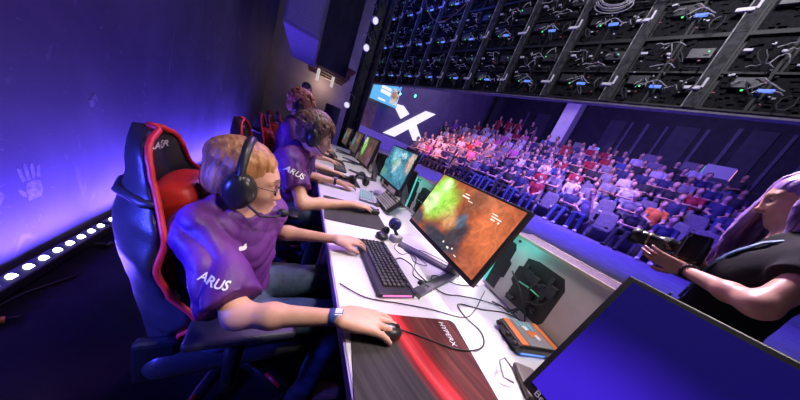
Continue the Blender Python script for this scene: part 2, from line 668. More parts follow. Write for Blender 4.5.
struct(box_obj('wall_backstage', (.6, 12.4, 2.5), (5.2, .15, 5), M['brownwall']))

# acoustic slats and panels of the rear wall
for (u0, w, m, zt, zb) in ((1.95, .14, 'slat', 7.2, 4.2), (2.6, .1, 'slat', 7.2, 4.2), (3.2, .75, 'panel', 7.2, 4.2), (1.2, .1, 'slat', 7.2, 4.2), (.5, .85, 'panel', 7.3, 4.2), (-.17, .12, 'slat', 7.3, 4.2),
                       (-1.03, .14, 'slat', 7.5, 4.2), (-1.7, .7, 'panel', 7.5, 4.2), (-2.43, .1, 'slat', 7.5, 4.2), (-3.1, .14, 'slat', 7.5, 4.2), (5.2, .1, 'slat', 7.2, 4.2), (7.3, .9, 'panel', 7, 4.2), (8.4, .12, 'slat', 7, 4.2)):
    o = MB().box((0, 0, 0), (.08, w, zt - zb), HR, .01).build('wall_panel_strip', M[m])
    o.location = H(u0, 17.76, (zt + zb) / 2)
    struct(o)
# the pillar in front of the rear wall
o = MB().box((0, 0, 0), (.9, .72, 5.4), HR, .02).build('pillar', M['pillar']); o.location = H(5.1, 15.85, ZP + 2.69); struct(o)
o = MB().box((0, 0, 0), (.5, .5, 5.4), HR, .02).build('pillar', M['hall']); o.location = H(9.7, 15.75, ZP + 2.69); struct(o)

# ---- far side wall: lit ledge, X emblem, hanging screen
o = MB().box((0, 0, 0), (6.4, .5, .75), HR, .02).build('trim_1', mat('lit_ledge', (.5, .45, .62), rough=.6, var=.1)); o.location = H(10.8, 9.0, 1.175); struct(o)
xe = thing('wall_emblem', 'large glowing white X emblem on the far grey wall', 'emblem', H(11.03, 8.8, 2.7))
mw = glow('emblem_white', (.88, .84, 1.0), 1.05)
for poly in ([(7.75, 1.66), (8.6, 1.70), (11.2, 4.0), (10.3, 3.85)], [(7.75, 3.3), (8.5, 3.45), (9.1, 3.22), (8.62, 2.76)], [(9.25, 2.62), (9.8, 2.98), (10.9, 2.16), (10.15, 1.95)]):
    # upper arm runs up and away from the crossing, the legs as in the photograph
    MB().prism([(a - 8.8, b - 2.7) for a, b in poly], (0, 0, 0), HV, HZ, -HU, .05).build('stroke', mw, xe)
ps = thing('projection_screen', 'bright blue projection screen hanging beside the X emblem', 'screen', H(10.6, 6.9, 3.55))


def on_screen(poly, d0, th, name, m):
    return MB().prism([(a - 6.9, b - 3.55) for a, b in poly], -HU * d0, HV, HZ, -HU, th).build(name, m, ps)


on_screen([(6.1, 4.15), (7.68, 4.15), (7.74, 3.05), (6.05, 2.9)], 0, .03, 'panel', glow('screen_blue', (.12, .47, .85), 1.0))
on_screen([(6.52, 3.72), (7.12, 3.76), (7.12, 3.62), (6.52, 3.58)], .031, .006, 'headline', mw)
on_screen([(6.52, 3.54), (7.15, 3.58), (7.15, 3.40), (6.52, 3.38)], .031, .006, 'headline', mw)
on_screen([(7.22, 3.85), (7.68, 3.9), (7.68, 3.15), (7.22, 3.12)], .031, .006, 'picture', screen_mat('screen_photo', (.75, .7, .72), [(0, 0, .3, .3, (.5, .2, .1), .9)], 1.0, .8, 6))
on_screen([(6.5, 3.12), (6.95, 3.15), (6.95, 3.07), (6.5, 3.04)], .031, .006, 'caption', mw)

# ---- LED batten lights along the foot of the left wall
mled = glow('batten_led', (.80, .76, 1.0), 9)
bat = thing('led_batten', 'black LED batten nearest the camera on the floor along the left wall', 'light', (-1.02, 1.45, 0), 0, 'LED battens along the wall foot')
MB().box((0, 0, .06), (.075, .98, .05), None, .008).build('housing', M['black'], bat)
for i in range(13):
    MB().cyl((0, -.45 + i * .075, .085), (.004, -.45 + i * .075, .0905), .0165, None, 14).build('lens', mled, bat)
for s in (-.35, .35):
    mb = MB(); mb.box((0, s, .017), (.06, .03, .034)); mb.box((.055, s, .012), (.07, .022, .02)); mb.cyl((.085, s - .02, .02), (.085, s + .02, .02), .012, None, 8); mb.build('foot', M['dark'], bat)
names = ['second LED batten along the left wall, hidden behind the near chair', 'third LED batten along the left wall, beyond the near chair', 'fourth LED batten along the left wall, beside the rear chairs', 'farthest LED batten along the left wall']
for i in range(4):
    dup(bat, (-1.02, 2.45 + i * 1.0, 0), label=names[i])
for i in range(5):
    ld = bpy.data.lights.new('batten_beam', 'AREA'); ld.shape = 'RECTANGLE'; ld.size = .94; ld.size_y = .04
    ld.energy = 50; ld.color = (.11, .06, 1.0)
    lo = link(bpy.data.objects.new('batten_beam', ld))
    lo.location = (-.99, 1.45 + i, .10)
    d = Vector((-.36, 0, .93)); z = -d.normalized(); x = Vector((0, 1, 0)); lo.matrix_world = Matrix.Translation(lo.location) @ basis(x, z.cross(x), z).to_4x4()

# bits on the floor by the wall
tag(MB().tube([(-.98, 1.05, .008), (-.93, 1.12, .008), (-.95, 1.2, .008), (-1.0, 1.26, .008), (-.98, 1.36, .008), (-.9, 1.5, .008)], .006, 8).build('power_cable', M['black']), 'black power cable on the floor beside the wall lights', 'cable')
o = thing('cable_plug', 'orange cable plug lying on the floor by the wall lights', 'plug', (-.94, 1.18, .018), .5)
MB().box((0, 0, 0), (.05, .026, .026), None, .006).build('plug_body', mat('orange_plastic', (.7, .25, .05), rough=.5), o)
MB().cyl((.025, 0, 0), (.06, 0, 0), .009, .006, 10).build('cable_sleeve', M['black'], o)

# ---- hanging loudspeaker box above the players
sp = thing('loudspeaker', 'big dark box loudspeaker hanging high beside the left wall', 'speaker', (-.255, 5.1, 2.17))
MB().box((0, 0, 1.0), (.46, 2.2, 2.0), None, .015).build('cabinet', mat('speaker_cloth', (.13, .12, .16), rough=.75, var=.15, vscale=20, bump=.1, bscale=120), sp)
MB().box((0, -1.108, 1.0), (.40, .012, 1.9), None, .003).build('grille', mat('speaker_grille', (.16, .15, .2), rough=.6, var=.2, vscale=80, bump=.3, bscale=300), sp)
MB().cyl((0, -.7, 2.0), (0, -.7, 4.7), .012).cyl((0, .7, 2.0), (0, .7, 4.7), .012).build('hanger', M['steel'], sp)
o = MB().box((0, 0, 0), (.85, .3, 3.4)).build('stage_drape', mat('black_drape', (.02, .018, .022), rough=.9, var=.3, vscale=5, stretch=(1, 8, .3), bump=.4, bscale=9)); o.location = (.42, 8.0, 4.25)
tag(o, 'black drape hanging behind the loudspeaker box', 'drape')

# ---- lighting tower
tw = thing('lighting_tower', 'tall black truss tower standing beyond the row of monitors', 'truss', (1.22, 7.0, 0))
for sx in (-1, 1):
    for sy in (-1, 1):
        MB().cyl((sx * .17, sy * .17, 0), (sx * .17, sy * .17, 7), .026).build('chord', M['black'], tw)
mb = MB()
for i in range(18):
    z0, z1 = .1 + i * .38, .1 + (i + 1) * .38
    for (a, b) in (((-1, -1), (1, -1)), ((1, -1), (1, 1)), ((1, 1), (-1, 1)), ((-1, 1), (-1, -1))):
        p, q = (a, b) if i % 2 else (b, a)
        mb.cyl((p[0] * .17, p[1] * .17, z0), (q[0] * .17, q[1] * .17, z1), .012, None, 6)
mb.build('lattice', M['black'], tw)
MB().box((0, 0, .02), (.6, .6, .04), None, .005).build('base_plate', M['black'], tw)
MB().box((.05, .2, 3.6), (.50, .02, 6.6), None, .003).build('scrim', M['black'], tw)
mlens = glow('spot_lens', (.9, .85, 1.0), .9)


def spotlight(loc, label, rot, m_l=mlens, s=1.0, group='spotlights'):
    t = thing('spotlight', label, 'light', loc, rot, group)
    mb = MB(); mb.lathe([(.03 * s, 0), (.06 * s, .01 * s), (.075 * s, .1 * s), (.085 * s, .2 * s), (.07 * s, .2 * s)], (0, 0, -.1 * s), 16, look((0, 0, 1)).transposed() if False else Euler((1.9, 0, 0)).to_matrix())
    mb.build('housing', mat_white, t)
    MB().lathe([(.001, 0), (.068 * s, 0), (.068 * s, .006)], Euler((1.9, 0, 0)).to_matrix() @ Vector((0, 0, .2 * s)) + Vector((0, 0, -.1 * s)), 16, Euler((1.9, 0, 0)).to_matrix()).build('lens', m_l, t)
    mb = MB(); mb.tube([(-.1 * s, 0, -.06 * s), (-.11 * s, 0, .1 * s), (0, 0, .16 * s), (.11 * s, 0, .1 * s), (.1 * s, 0, -.06 * s)], .008 * s, 6); mb.build('yoke', M['steel'], t)
    MB().box((0, .0, .18 * s), (.06 * s, .06 * s, .05 * s), None, .005).build('clamp', M['dark'], t)
    return t


mat_white = mat('spot_housing', (.62, .58, .66), rough=.4, var=.1)
spotlight((.98, 6.8, 3.94), 'upper white spotlight clamped to the truss tower', .3)
spotlight((.98, 6.8, 3.33), 'white spotlight clamped to the truss tower, below the upper one', .1)
spotlight((.97, 6.8, 1.92), 'lowest white spotlight on the truss tower, near the monitors', -.3)

# ---- backstage: warm lit soffit, door, exit light
so = thing('soffit_light', 'warm wooden soffit lit orange at the back of the stage', 'lamp', (.42, 9.6, 2.75))
mb = MB()
for i in range(4): mb.box((0, -.9 + i * .6, 0), (1.3, .16, .22), None, .01)
mb.build('beam', M['warmwood'], so)
MB().box((0, 0, .16), (1.5, 2.4, .05), None, .01).build('ceiling_board', M['warmwood'], so)
MB().box((-.2, .3, -.0), (.6, .1, .05), None, .01).box((-.2, -.3, -.0), (.6, .1, .05), None, .01).build('lamp_tube', glow('warm_tube', (1.0, .62, .3), 3), so)
ld = bpy.data.lights.new('soffit_lamp', 'POINT'); ld.energy = 38; ld.color = (1, .66, .38); ld.shadow_soft_size = .25
lo = link(bpy.data.objects.new('soffit_lamp', ld)); lo.location = (.55, 11.2, 2.5)
for i_, (x_, y_, z_, lab_) in enumerate(((.12, 9.2, 2.28, 'left white pendant lamp hanging under the wooden soffit'), (.62, 9.4, 2.3, 'right white pendant lamp hanging under the wooden soffit'))):
    t = thing('pendant_lamp', lab_, 'lamp', (x_, y_, z_), 0, 'pendant lamps under the soffit')
    MB().lathe([(.03, 0), (.05, .02), (.05, .34), (.02, .38)], (0, 0, 0), 14).build('lamp_shade', glow('pendant_white', (1, .92, .85), .55) if i_ == 0 else bpy.data.materials['pendant_white'], t)
    MB().cyl((0, 0, .38), (0, 0, .48), .008).build('cord', M['black'], t)
for i_, (x_, y_, h_, lab_) in enumerate(((1.0, 11.0, 1.75, 'tall dark flight case by the backstage wall'), (.1, 11.2, 1.2, 'lower dark flight case left of the tall one by the backstage wall'))):
    t = thing('flight_case', lab_, 'case', (x_, y_, 0), 0, 'flight cases backstage')
    MB().box((0, 0, h_ / 2 + .08), (.6, .5, h_), None, .01).build('box', M['dark'], t); MB().box((0, 0, h_ * .7), (.62, .52, .03)).build('metal_band', M['rail'], t)
    for sx in (-.22, .22):
        for sy in (-.18, .18): MB().cyl((sx - .02, sy, .04), (sx + .02, sy, .04), .04).build('caster', M['black'], t)
ex = tag(MB().box((0, 0, 0), (.3, .05, .14), None, .01).build('exit_light', glow('exit_green', (.1, .9, .35), 1.6)), 'small green exit light on the backstage wall', 'light'); ex.location = (.66, 12.28, 2.52)
dr = struct(MB().box((0, 0, 0), (.95, .06, 2.1), None, .01).build('door_1', mat('door_brown', (.2, .13, .1), rough=.5))); dr.location = (.35, 12.29, 1.05)
for i, (x, w) in enumerate(((-.5, .35), (1.3, .5))):
    o = struct(MB().box((0, 0, 0), (w, .1, 4.6), None, .01).build('trim_%d' % (i + 2), M['brownwall'])); o.location = (x, 12.25, 2.35)

# ---- the LED wall seen from behind
LED_V = 5.04
medge = mat('spine_edge_bright', (.24, .23, .25), rough=.55, metal=.1, var=.6, vscale=8)
mboard = mat('led_board', (.008, .008, .011), rough=.75, spec=.2, var=.6, vscale=35, bump=.5, bscale=70)
mbox = mat('driver_box', (.035, .035, .04), rough=.45, var=.4, vscale=30)
mcab = mat('cable_grey', (.42, .40, .43), rough=.5, var=.3, vscale=30)
mcabd = mat('cable_dark', (.05, .05, .055), rough=.5)
mblue = glow('status_blue', (.14, .26, 1.0), 1.1)
mgreen = glow('status_green', (.1, .9, .25), 1.3)
mconn = mat('connector_white', (.75, .71, .78), rough=.45, var=.1)
mred = mat('wire_red', (.3, .06, .06), rough=.5)
CW, CH = .985, .94


def make_cabinet(seed):
    r = random.Random(seed)
    t = thing('led_wall_cabinet', 'led cabinet', 'LED panel', (0, 0, 0))
    X, Z, N = HU, HZ, -HV      # N points at the players

    def P(a, b, c): return X * a + Z * b + N * c

    def bx(mb, a, b, c, w, h, d, bev=.0): mb.box(P(a, b, c), (d, w, h), HR, bev); return mb
    # a: 0..CW (along u, i.e. to the left seen from the stage), b: 0..CH, c: towards the stage
    mb = MB()
    bx(mb, .06, CH / 2, .045, .12, CH, .05, .006).build('spine', M['rail'], t)
    mb = MB(); bx(mb, .128, CH / 2, .055, .014, CH, .06); mb.build('spine_edge', medge, t)
    mb = MB()
    bx(mb, CW - .012, CH / 2, .03, .024, CH, .05)
    bx(mb, CW / 2, .012, .02, CW, .024, .05); bx(mb, CW / 2, CH - .012, .02, CW, .024, .05); bx(mb, CW / 2, CH / 2, .02, CW, .025, .04)
    bx(mb, .56, CH / 2, .02, .03, CH, .035)
    bx(mb, CW / 2, CH / 2, -.045, CW, CH, .02)
    mb.build('frame', M['black'], t)
    for i in range(2):
        for j in range(2):
            mb = MB(); a0, b0 = .3 + i * .43, .245 + j * .46
            bx(mb, a0, b0, -.01, .40, .43, .03)
            for q in range(14):
                bx(mb, a0 + r.uniform(-.17, .17), b0 + r.uniform(-.18, .18), .012, r.uniform(.015, .08), r.uniform(.012, .05), r.uniform(.01, .05))
            mb.build('module_board', mboard, t)
    for (a, b) in ((.28, .70), (.74, .34)):
        mb = MB(); bx(mb, a + r.uniform(-.05, .05), b, .045, .24, .13, .06, .008); bx(mb, a - .06, b, .08, .05, .05, .02); mb.build('driver_box', mbox, t)
    mb = MB(); bx(mb, .52, .25, .075, .13, .034, .035, .006); mb.build('status_light', mblue, t)
    mb = MB(); bx(mb, .70, .245, .08, .022, .016, .02, .003); mb.build('signal_led', mgreen, t); mb = MB(); bx(mb, .30 + r.uniform(-.1, .1), .71, .09, .014, .014, .014); mb.build('signal_led', mgreen, t)
    for (a, b, c, w, h, d) in ((.15, .25, .085, .16, .045, .04), (.88, .72, .07, .08, .035, .03), (.06, .32, .08, .03, .13, .02), (.60, .70, .07, .05, .03, .03)):
        mb = MB(); bx(mb, a, b, c, w, h, d, .008); mb.build('connector', mconn, t)
    for q in range(r.randint(5, 7)):
        a, b = r.uniform(.15, .7), r.uniform(.12, .8); ln = r.uniform(.12, .35); s = r.uniform(.04, .11); mb = MB()
        mb.tube([P(a + ln * k / 8, b + s * math.sin(k / 8 * PI * r.uniform(.9, 1.1)) + r.uniform(-.01, .01), .09 + .03 * math.sin(k)) for k in range(9)], .0065, 5)
        mb.build('signal_cable', mcab, t)
    mb = MB(); mb.tube([P(.69 - .30 * k / 9, .245 + .10 * math.sin(PI * k / 9) ** 1.5 * (1 - .3 * k / 9), .10) for k in range(10)], .0065, 5); mb.build('signal_cable', mcab, t)
    for q in range(3):
        a, b = r.uniform(.1, .9), r.uniform(.1, .85); mb = MB()
        mb.tube([P(a + .06 * math.sin(k * .9 + q), b + .09 * math.cos(k * .9), .08 + .01 * k) for k in range(7)], .008, 5)
        mb.build('power_cable', mcabd, t)
    for q in range(16):
        a, b = r.uniform(.2, .92), r.uniform(.08, .9); mb = MB(); bx(mb, a, b, .06, r.uniform(.012, .035), r.uniform(.010, .02), .02)
        mb.build('plug', (mconn, mred, mconn, medge)[q % 4], t)
    mb = MB(); mb.tube([P(.2, .48, .05), P(.2, .50, .12), P(.36, .50, .12), P(.36, .48, .05)], .011, 6); mb.build('handle', M['rail'], t)
    return t


protos = [make_cabinet(s) for s in (3, 8, 21)]
ordn = ['bottom', 'second', 'third', 'fourth']
cn = ['first', 'second', 'third', 'fourth', 'fifth', 'sixth', 'seventh', 'eighth', 'ninth', 'tenth']
used = set(); ci = 0
for row in range(4):
    cols = {0: range(-1, 9), 1: range(-1, 9), 2: range(2, 9), 3: range(5, 9)}[row]
    for j in cols:
        p = (j * 2 + row) % 3
        lab = 'black LED wall cabinet, %s row, %s from the left end' % (ordn[row], cn[8 - j])
        loc = H(.22 + CW * j - (0 if j < 8 else .0), LED_V, 3.2 + CH * row)
        if p not in used:
            used.add(p); o = protos[p]; o.location = loc; o['label'] = lab; o['group'] = 'LED wall cabinets'
        else:
            dup(protos[p], loc, None, lab, 'LED wall cabinets')
o = MB().box((0, 0, 0), (.10, 10.6, .03), HR, .004).build('header_beam', mat('beam_paint', (.16, .14, .2), rough=.5, var=.2, vscale=8)); o.location = H(3.9, LED_V - .02, 3.155)
tag(o, 'long metal beam under the bottom edge of the LED wall', 'beam')
o = MB(); 
for q in range(5): o.tube([H(8.47 + .03 * q, LED_V - .26, 3.0 + .5 * k) + HU * (.03 * math.sin(k * 1.3 + q)) for k in range(9)], .012, 6)
o = o.build('hanging_cable_bundle', mcabd); tag(o, 'bundle of dark cables hanging at the left end of the LED wall', 'cables')
# big loose loops of cable hung on the LED wall
for n_, (u_, z_, rr, lab) in enumerate(((1.85, 4.63, .24, 'coil of pale cable hung on the right part of the LED wall'), (1.28, 4.72, .16, 'smaller coil of pale cable right of the larger coil on the LED wall'))):
    mb = MB(); R_ = random.Random(n_)
    for q in range(6):
        ra, rb = rr * R_.uniform(.8, 1.2), rr * R_.uniform(.35, .6); ph = R_.uniform(0, 6)
        mb.tube([H(u_ + ra * math.cos(a), LED_V - .17 - .01 * q, z_ + rb * math.sin(a + .3) + .02 * q) for a in [2 * PI * k / 24 for k in range(24)]], .008, 6, closed=True)
    tag(mb.build('cable_coil', mcab), lab, 'cable')
tag(MB().tube([H(7.0 - k * .16, LED_V - .14, 4.9 + .55 * (k / 10 - .65) ** 2 * 3) for k in range(15)], .008, 6).build('hanging_cable', mat('cable_orange', (.5, .2, .1), rough=.5)), 'long reddish cable drooping across the left part of the LED wall', 'cable')

# small lights under the LED wall
mg = glow('green_lens', (.1, 1.0, .5), 5); mp = glow('violet_lens', (.6, .15, 1.0), 4)
spotlight(H(7.0, LED_V - .05, 3.0), 'left green lit spotlight under the LED wall', .6, mg, .6)
spotlight(H(6.2, LED_V - .05, 3.0), 'right green lit spotlight under the LED wall', .6, mg, .6)
spotlight(H(2.2, 7.5, 4.28), 'violet lit spotlight hanging under the LED wall, right of the pillar', .6, mp, .9)
o = thing('lighting_bar', 'dark ceiling bar that holds the violet spotlight', 'bar', H(3, 7.5, 4.5)); MB().box((0, 0, 0), (.05, 9, .05), HR).build('tube', M['dark'], o); MB().cyl(H(-3, 0, 0), H(-3, 0, 4.4), .01).cyl(H(3, 0, 0), H(3, 0, 4.4), .01).build('hanger', M['dark'], o)
# ================================================================== desks and equipment
DZ = .75
M['desk'] = mat('desk_white', (.72, .68, .72), rough=.42, var=.03, vscale=5, bump=.03, bscale=200)
M['deskedge'] = mat('desk_edge_lit_violet', (.3, .22, .62), rough=.45, var=.1)  # blue light falling on the front edge is put into this violet colour
M['plastic'] = mat('black_plastic', (.022, .021, .024), rough=.42, var=.2, vscale=30)
M['plastic_s'] = mat('black_plastic_smooth', (.02, .02, .022), rough=.28)
M['keycap'] = mat('keycap', (.075, .07, .074), rough=.42, var=.2, vscale=60)
M['mat_dark'] = mat('mouse_mat_cloth', (.034, .03, .03), rough=.85, var=.15, vscale=14, bump=.1, bscale=500)
M['standmetal'] = mat('stand_metal', (.23, .22, .24), rough=.38, metal=.7, var=.1)
M['rubber'] = mat('cable_black', (.012, .012, .013), rough=.5)


def make_desk():
    t = thing('desk', 'x', 'desk', (0, 0, 0), 0, 'white gaming desks in a row')
    MB().box((.7125, 0, DZ - .016), (1.015, 1.498, .032), None, .003).build('tabletop', M['desk'], t)
    MB().box((.203, 0, DZ - .018), (.006, 1.49, .03), None, .001).build('edge_strip', M['deskedge'], t)
    for sx in (.27, 1.15):
        for sy in (-.69, .69):
            MB().box((sx, sy, (DZ - .034) / 2), (.05, .05, DZ - .034), None, .004).build('leg', M['deskedge'], t)
    MB().box((1.12, 0, .45), (.02, 1.32, .5), None, .003).build('modesty_panel', M['dark'], t)
    return t


dk = make_desk()
dl = ['near white desk carrying the red mouse mat', 'white desk nearest the camera, mostly below the frame', 'white desk in front of the second player', 'white desk in front of the third player', 'farthest white desk of the row']
for i, y in enumerate((.4, -1.1, 1.9, 3.4, 4.9)):
    if i == 0: dk.location = (0, y, 0); dk['label'] = dl[0]
    else: dup(dk, (0, y, 0), None, dl[i])


def monitor(y, x, zb, tilt, sm, label, w=.56, h=.335, rz=0.0, logo=None, hub=None, yaw=0.0, bez=None, thick=.012):
    """origin on the desk below the panel's centre; the panel faces -x"""
    t = thing('monitor', label, 'monitor', (x, y, DZ), rz, 'monitors in a row')
    R = Euler((0, tilt, 0)).to_matrix()
    b = Vector((0, 0, zb - DZ))

    def P(a, yy, c): return b + R @ Vector((a, yy, c))
    mb = MB(); mb.box(P(thick, 0, h / 2), (2 * thick, w, h), R, .003)
    mb.box(P(.04, 0, h / 2), (.05, w * .72, h * .7), R, .015, taper=(1, 1)).build('casing', M['plastic'], t)
    s = MB().box((0, 0, 0), (.002, w - .024, h - .032)).build('screen', sm, t)
    s.location = P(-.0012, 0, h / 2 + .004); s.rotation_euler = (0, tilt, 0)
    if logo:
        text_on('logo', logo, .02, P(-.0015, w / 2 - .05, .012), (0, -1, 0), R @ Vector((0, 0, 1)), mat('logo_grey', (.6, .58, .65), rough=.4), t, .0006)
    hx, tips = hub or (.24, ((-.11, -.18), (-.06, .21)))
    mb = MB()
    mb.box(P(.055, 0, h * .36), (.03, .09, .12), R, .008)
    a = P(.07, 0, h * .36); base = Vector((hx - .03, 0, .02))
    mb.tube([a, a + Vector((.035, 0, -.03)), base + Vector((0, 0, .10)), base], [.028, .03, .032, .036], 10)
    mb.build('stand_column', M['standmetal'], t)
    for tx, ty in tips:
        A = Vector((hx, 0, .009)); B = Vector((tx, ty, .007)); d = (B - A); L = d.length
        rr = Matrix.Rotation(math.atan2(d.y, d.x), 3, 'Z')
        MB().box((A + B) / 2, (L, .04, .012), rr, .005).build('stand_leg', M['standmetal'], t)
    return t


s1 = screen_mat('game_screen_green_orange', (.42, .10, .04), [
    (-.10, .12, .16, .07, (.62, .20, .10), .7), (-.2, .03, .14, .16, (.75, .19, .07), .9), (-.03, .1, .05, .2, (.25, .09, .05), .8),
    (.0, -.13, .2, .07, (.035, .05, .075), .95), (.23, -.12, .09, .06, (.05, .07, .10), .9), (.09, .0, .10, .05, (.85, .5, .25), .7), (-.07, -.06, .08, .09, (.05, .05, .065), .95), (-.05, -.005, .045, .045, (.10, .16, .24), .9),
    (.04, -.03, .1, .05, (.8, .42, .18), .7), (.15, .02, .15, .14, (.35, .8, .08), .85), (.2, .06, .11, .13, (.45, 1.0, .12), 1.0), (.21, .0, .07, .08, (.75, 1.0, .45), 1.0), (.19, .1, .06, .05, (.8, 1, .55), .9), (-.2, -.13, .08, .05, (.45, .12, .06), .8)], 1.2, .38, 9, .3)
s2 = screen_mat('game_screen_cyan', (.05, .22, .33), [
    (.1, .08, .13, .1, (.25, .6, .75), .9), (.0, .0, .1, .09, (.7, .85, .85), .8), (-.1, -.05, .14, .09, (.12, .4, .55), .9), (-.22, .08, .07, .13, (.75, .5, .38), .9),
    (.05, .02, .05, .05, (.15, .4, .12), .8), (.2, -.1, .12, .06, (.15, .4, .3), .8), (-.05, .11, .1, .04, (.5, .8, .9), .9)], 1.15, .6, 12, .6)
s3 = screen_mat('game_screen_green_brown', (.12, .07, .06), [(.17, .03, .1, .16, (.3, .75, .15), .95), (-.1, .0, .12, .1, (.25, .1, .09), .9), (-.2, -.1, .1, .1, (.2, .1, .2), .8), (.22, .1, .06, .06, (.8, .9, .5), .8)], 1.0, .6, 12, .4)
s4 = screen_mat('game_screen_teal_brown', (.12, .08, .07), [(.15, .0, .12, .12, (.1, .3, .3), .9), (-.1, .06, .12, .1, (.45, .2, .1), .8)], .9, .6, 12, .4)
s0 = screen_mat('screen_blue_reflection', (.003, .001, .10), [(.20, -.20, .42, .28, (.05, .014, .68), .95)], 1.0, .04, 5)  # blue reflection on the dark screen painted as glow, brighter at bottom left
monitor(-.115, .55, .868, .36, s0, 'large monitor nearest the camera, dark screen with a painted deep blue reflection', logo='BenQ', hub=(.26, ((.02, -.2), (.16, .27))))
m1 = monitor(.746, .633, .894, .289, s1, 'monitor with a green flash and orange rocks on its screen', hub=(.22, ((-.12, -.17), (-.02, .24))))
monitor(1.80, .755, .925, .14, s2, 'monitor with a cyan and white game scene before the second player')
monitor(2.66, .70, .91, .14, s3, 'monitor with a green and brown scene before the third player')
monitor(3.66, .76, .91, .14, s4, 'dim brownish monitor, fourth along the row')
monitor(4.6, .76, .91, .14, s4, 'farthest monitor of the row, beside the truss tower')
# readouts on the front game screen
mhud = glow('readout_white', (.95, .85, .75), 1.2); Rm = Euler((0, .289, 0)).to_matrix()
for (y, z, w, h) in ((-.17, .265, .03, .004), (-.185, .254, .05, .004), (-.175, .243, .02, .006), (-.205, .243, .006, .008), (.02, .285, .03, .004), (.02, .272, .05, .006), (-.02, .262, .03, .003), (-.08, .045, .014, .008), (-.105, .055, .007, .007), (-.04, .052, .008, .008), (-.14, .04, .014, .004)):
    MB().box(Vector((0, 0, .144)) + Rm @ Vector((-.0032, y, z)), (.001, w, h), Rm).build('screen_readout', mhud, m1)

# ---- PC towers behind the monitors
mtray = mat('tray_metal', (.72, .60, .60), rough=.45, metal=.05, var=.08, vscale=10)
mtop = mat('pc_top_mesh', (.14, .08, .16), rough=.5, var=.8, vscale=90, bump=.4, bscale=120)
mtan = mat('tan_trim', (.42, .33, .26), rough=.5)
mteal = glow('teal_strip', (.1, .8, .72), .7)


def pc_tower(y, label, x=1.0, first=None):
    if first: return dup(first, (x, y, DZ), None, label)
    t = thing('pc_tower', label, 'computer', (x, y, DZ), 0, 'computer towers behind the monitors')
    L, Hh, W = .56, .325, .19
    mb = MB(); mb.box((W / 2 + .02, 0, Hh / 2 + .006), (W - .04, L, Hh - .012), None, .004); mb.build('case', M['plastic'], t)
    MB().box((.008, 0, Hh / 2 + .006), (.008, L - .02, Hh - .012), None, .002).build('side_tray', mtray, t)
    mb = MB()
    mb.box((W / 2, 0, Hh), (W, L, .012), None, .003); mb.build('top_mesh', mtop, t)
    mb = MB(); mb.box((.002, 0, Hh + .002), (.012, L, .014), None, .002); mb.box((W - .006, 0, Hh + .002), (.012, L, .014), None, .002); mb.build('trim', mtan, t)
    # open cut-outs with the board behind them
    mb = MB()
    mb.prism([(y_ * .92 + .048, z_ * .9 + .012) for y_, z_ in ((-.10, .03), (.085, .03), (.085, .115), (.105, .13), (.105, .215), (.085, .225), (.085, .275), (.03, .29), (-.09, .285), (-.115, .24), (-.115, .06))], (.0055, 0, .0), (0, 1, 0), (0, 0, 1), (-1, 0, 0), .003)
    mb.prism([(.195, .03), (.258, .03), (.258, .285), (.21, .285), (.195, .26), (.195, .2), (.18, .19), (.18, .11), (.195, .1)], (.0055, 0, .0), (0, 1, 0), (0, 0, 1), (-1, 0, 0), .003)
    mb.build('board_opening', M['black'], t)
    for i in range(16):
        rr = random.Random(i); mb = MB(); mb.box((-.003, rr.uniform(-.04, .11), rr.uniform(.06, .24)), (.014, rr.uniform(.01, .05), rr.uniform(.01, .04)), None, .002); mb.build('circuit_part', M['dark'], t)
    mb = MB()
    for i in range(5):
        rr = random.Random(i + 40); y0, z0 = rr.uniform(-.05, .06), rr.uniform(.08, .22)
        mb.tube([(-.010 - .003 * k, y0 + .02 * k * rr.uniform(.3, 1), z0 - .02 * k + .02 * math.sin(k + i)) for k in range(5)], .004, 6)
    mb.build('inner_cable', M['rubber'], t)
    mb = MB(); mb.tube([(-.012, .0, .15), (-.014, .05, .155), (-.012, .10, .15)], .0035, 6); mb.build('green_cable', mat('cable_green', (.1, .55, .3), rough=.5), t)
    MB().box((-.004, .262, Hh / 2 + .01), (.01, .012, Hh - .04), None, .003).build('led_strip', mteal, t)
    for (yy, zz) in ((-.25, .3), (.25, .3), (-.25, .03), (.235, .305), (.2, .305)): MB().cyl((.003, yy, zz), (-.001, yy, zz), .007, None, 10).build('screw', M['dark'], t)
    for sy in (-.2, .2): MB().box((W / 2, sy, .004), (W * .8, .04, .008)).build('foot', M['plastic'], t)
    return t


pc1 = pc_tower(.42, 'open computer tower with a bare metal side behind the green and orange monitor')
for y, lab in ((1.5, 'computer tower right of the cyan monitor'), (2.4, 'computer tower right of the third player\'s monitor'), (3.4, 'computer tower beside the fourth monitor'), (4.4, 'computer tower beside the farthest monitor')):
    pc_tower(y, lab, 1.0, pc1)
t = thing('pc_tower', 'black closed computer tower beside the deep blue monitor', 'computer', (.93, -.1, DZ), 0, 'computer towers behind the monitors')
MB().box((.09, 0, .13), (.18, .44, .25), None, .006).build('case', M['plastic_s'], t)
MB().box((-.002, 0, .13), (.006, .42, .23), None, .002).build('side_panel', M['black'], t)
for q, yy in enumerate((.4, 1.5)):
    ld = bpy.data.lights.new('case_led', 'POINT'); ld.energy = .35; ld.color = (.1, 1, .85); ld.shadow_soft_size = .02
    lo = link(bpy.data.objects.new('case_led', ld)); lo.location = (.90, yy + .19, DZ + .30)

# ---- keyboards
mpink = glow('pink_bar', (1.0, .25, .75), .9)


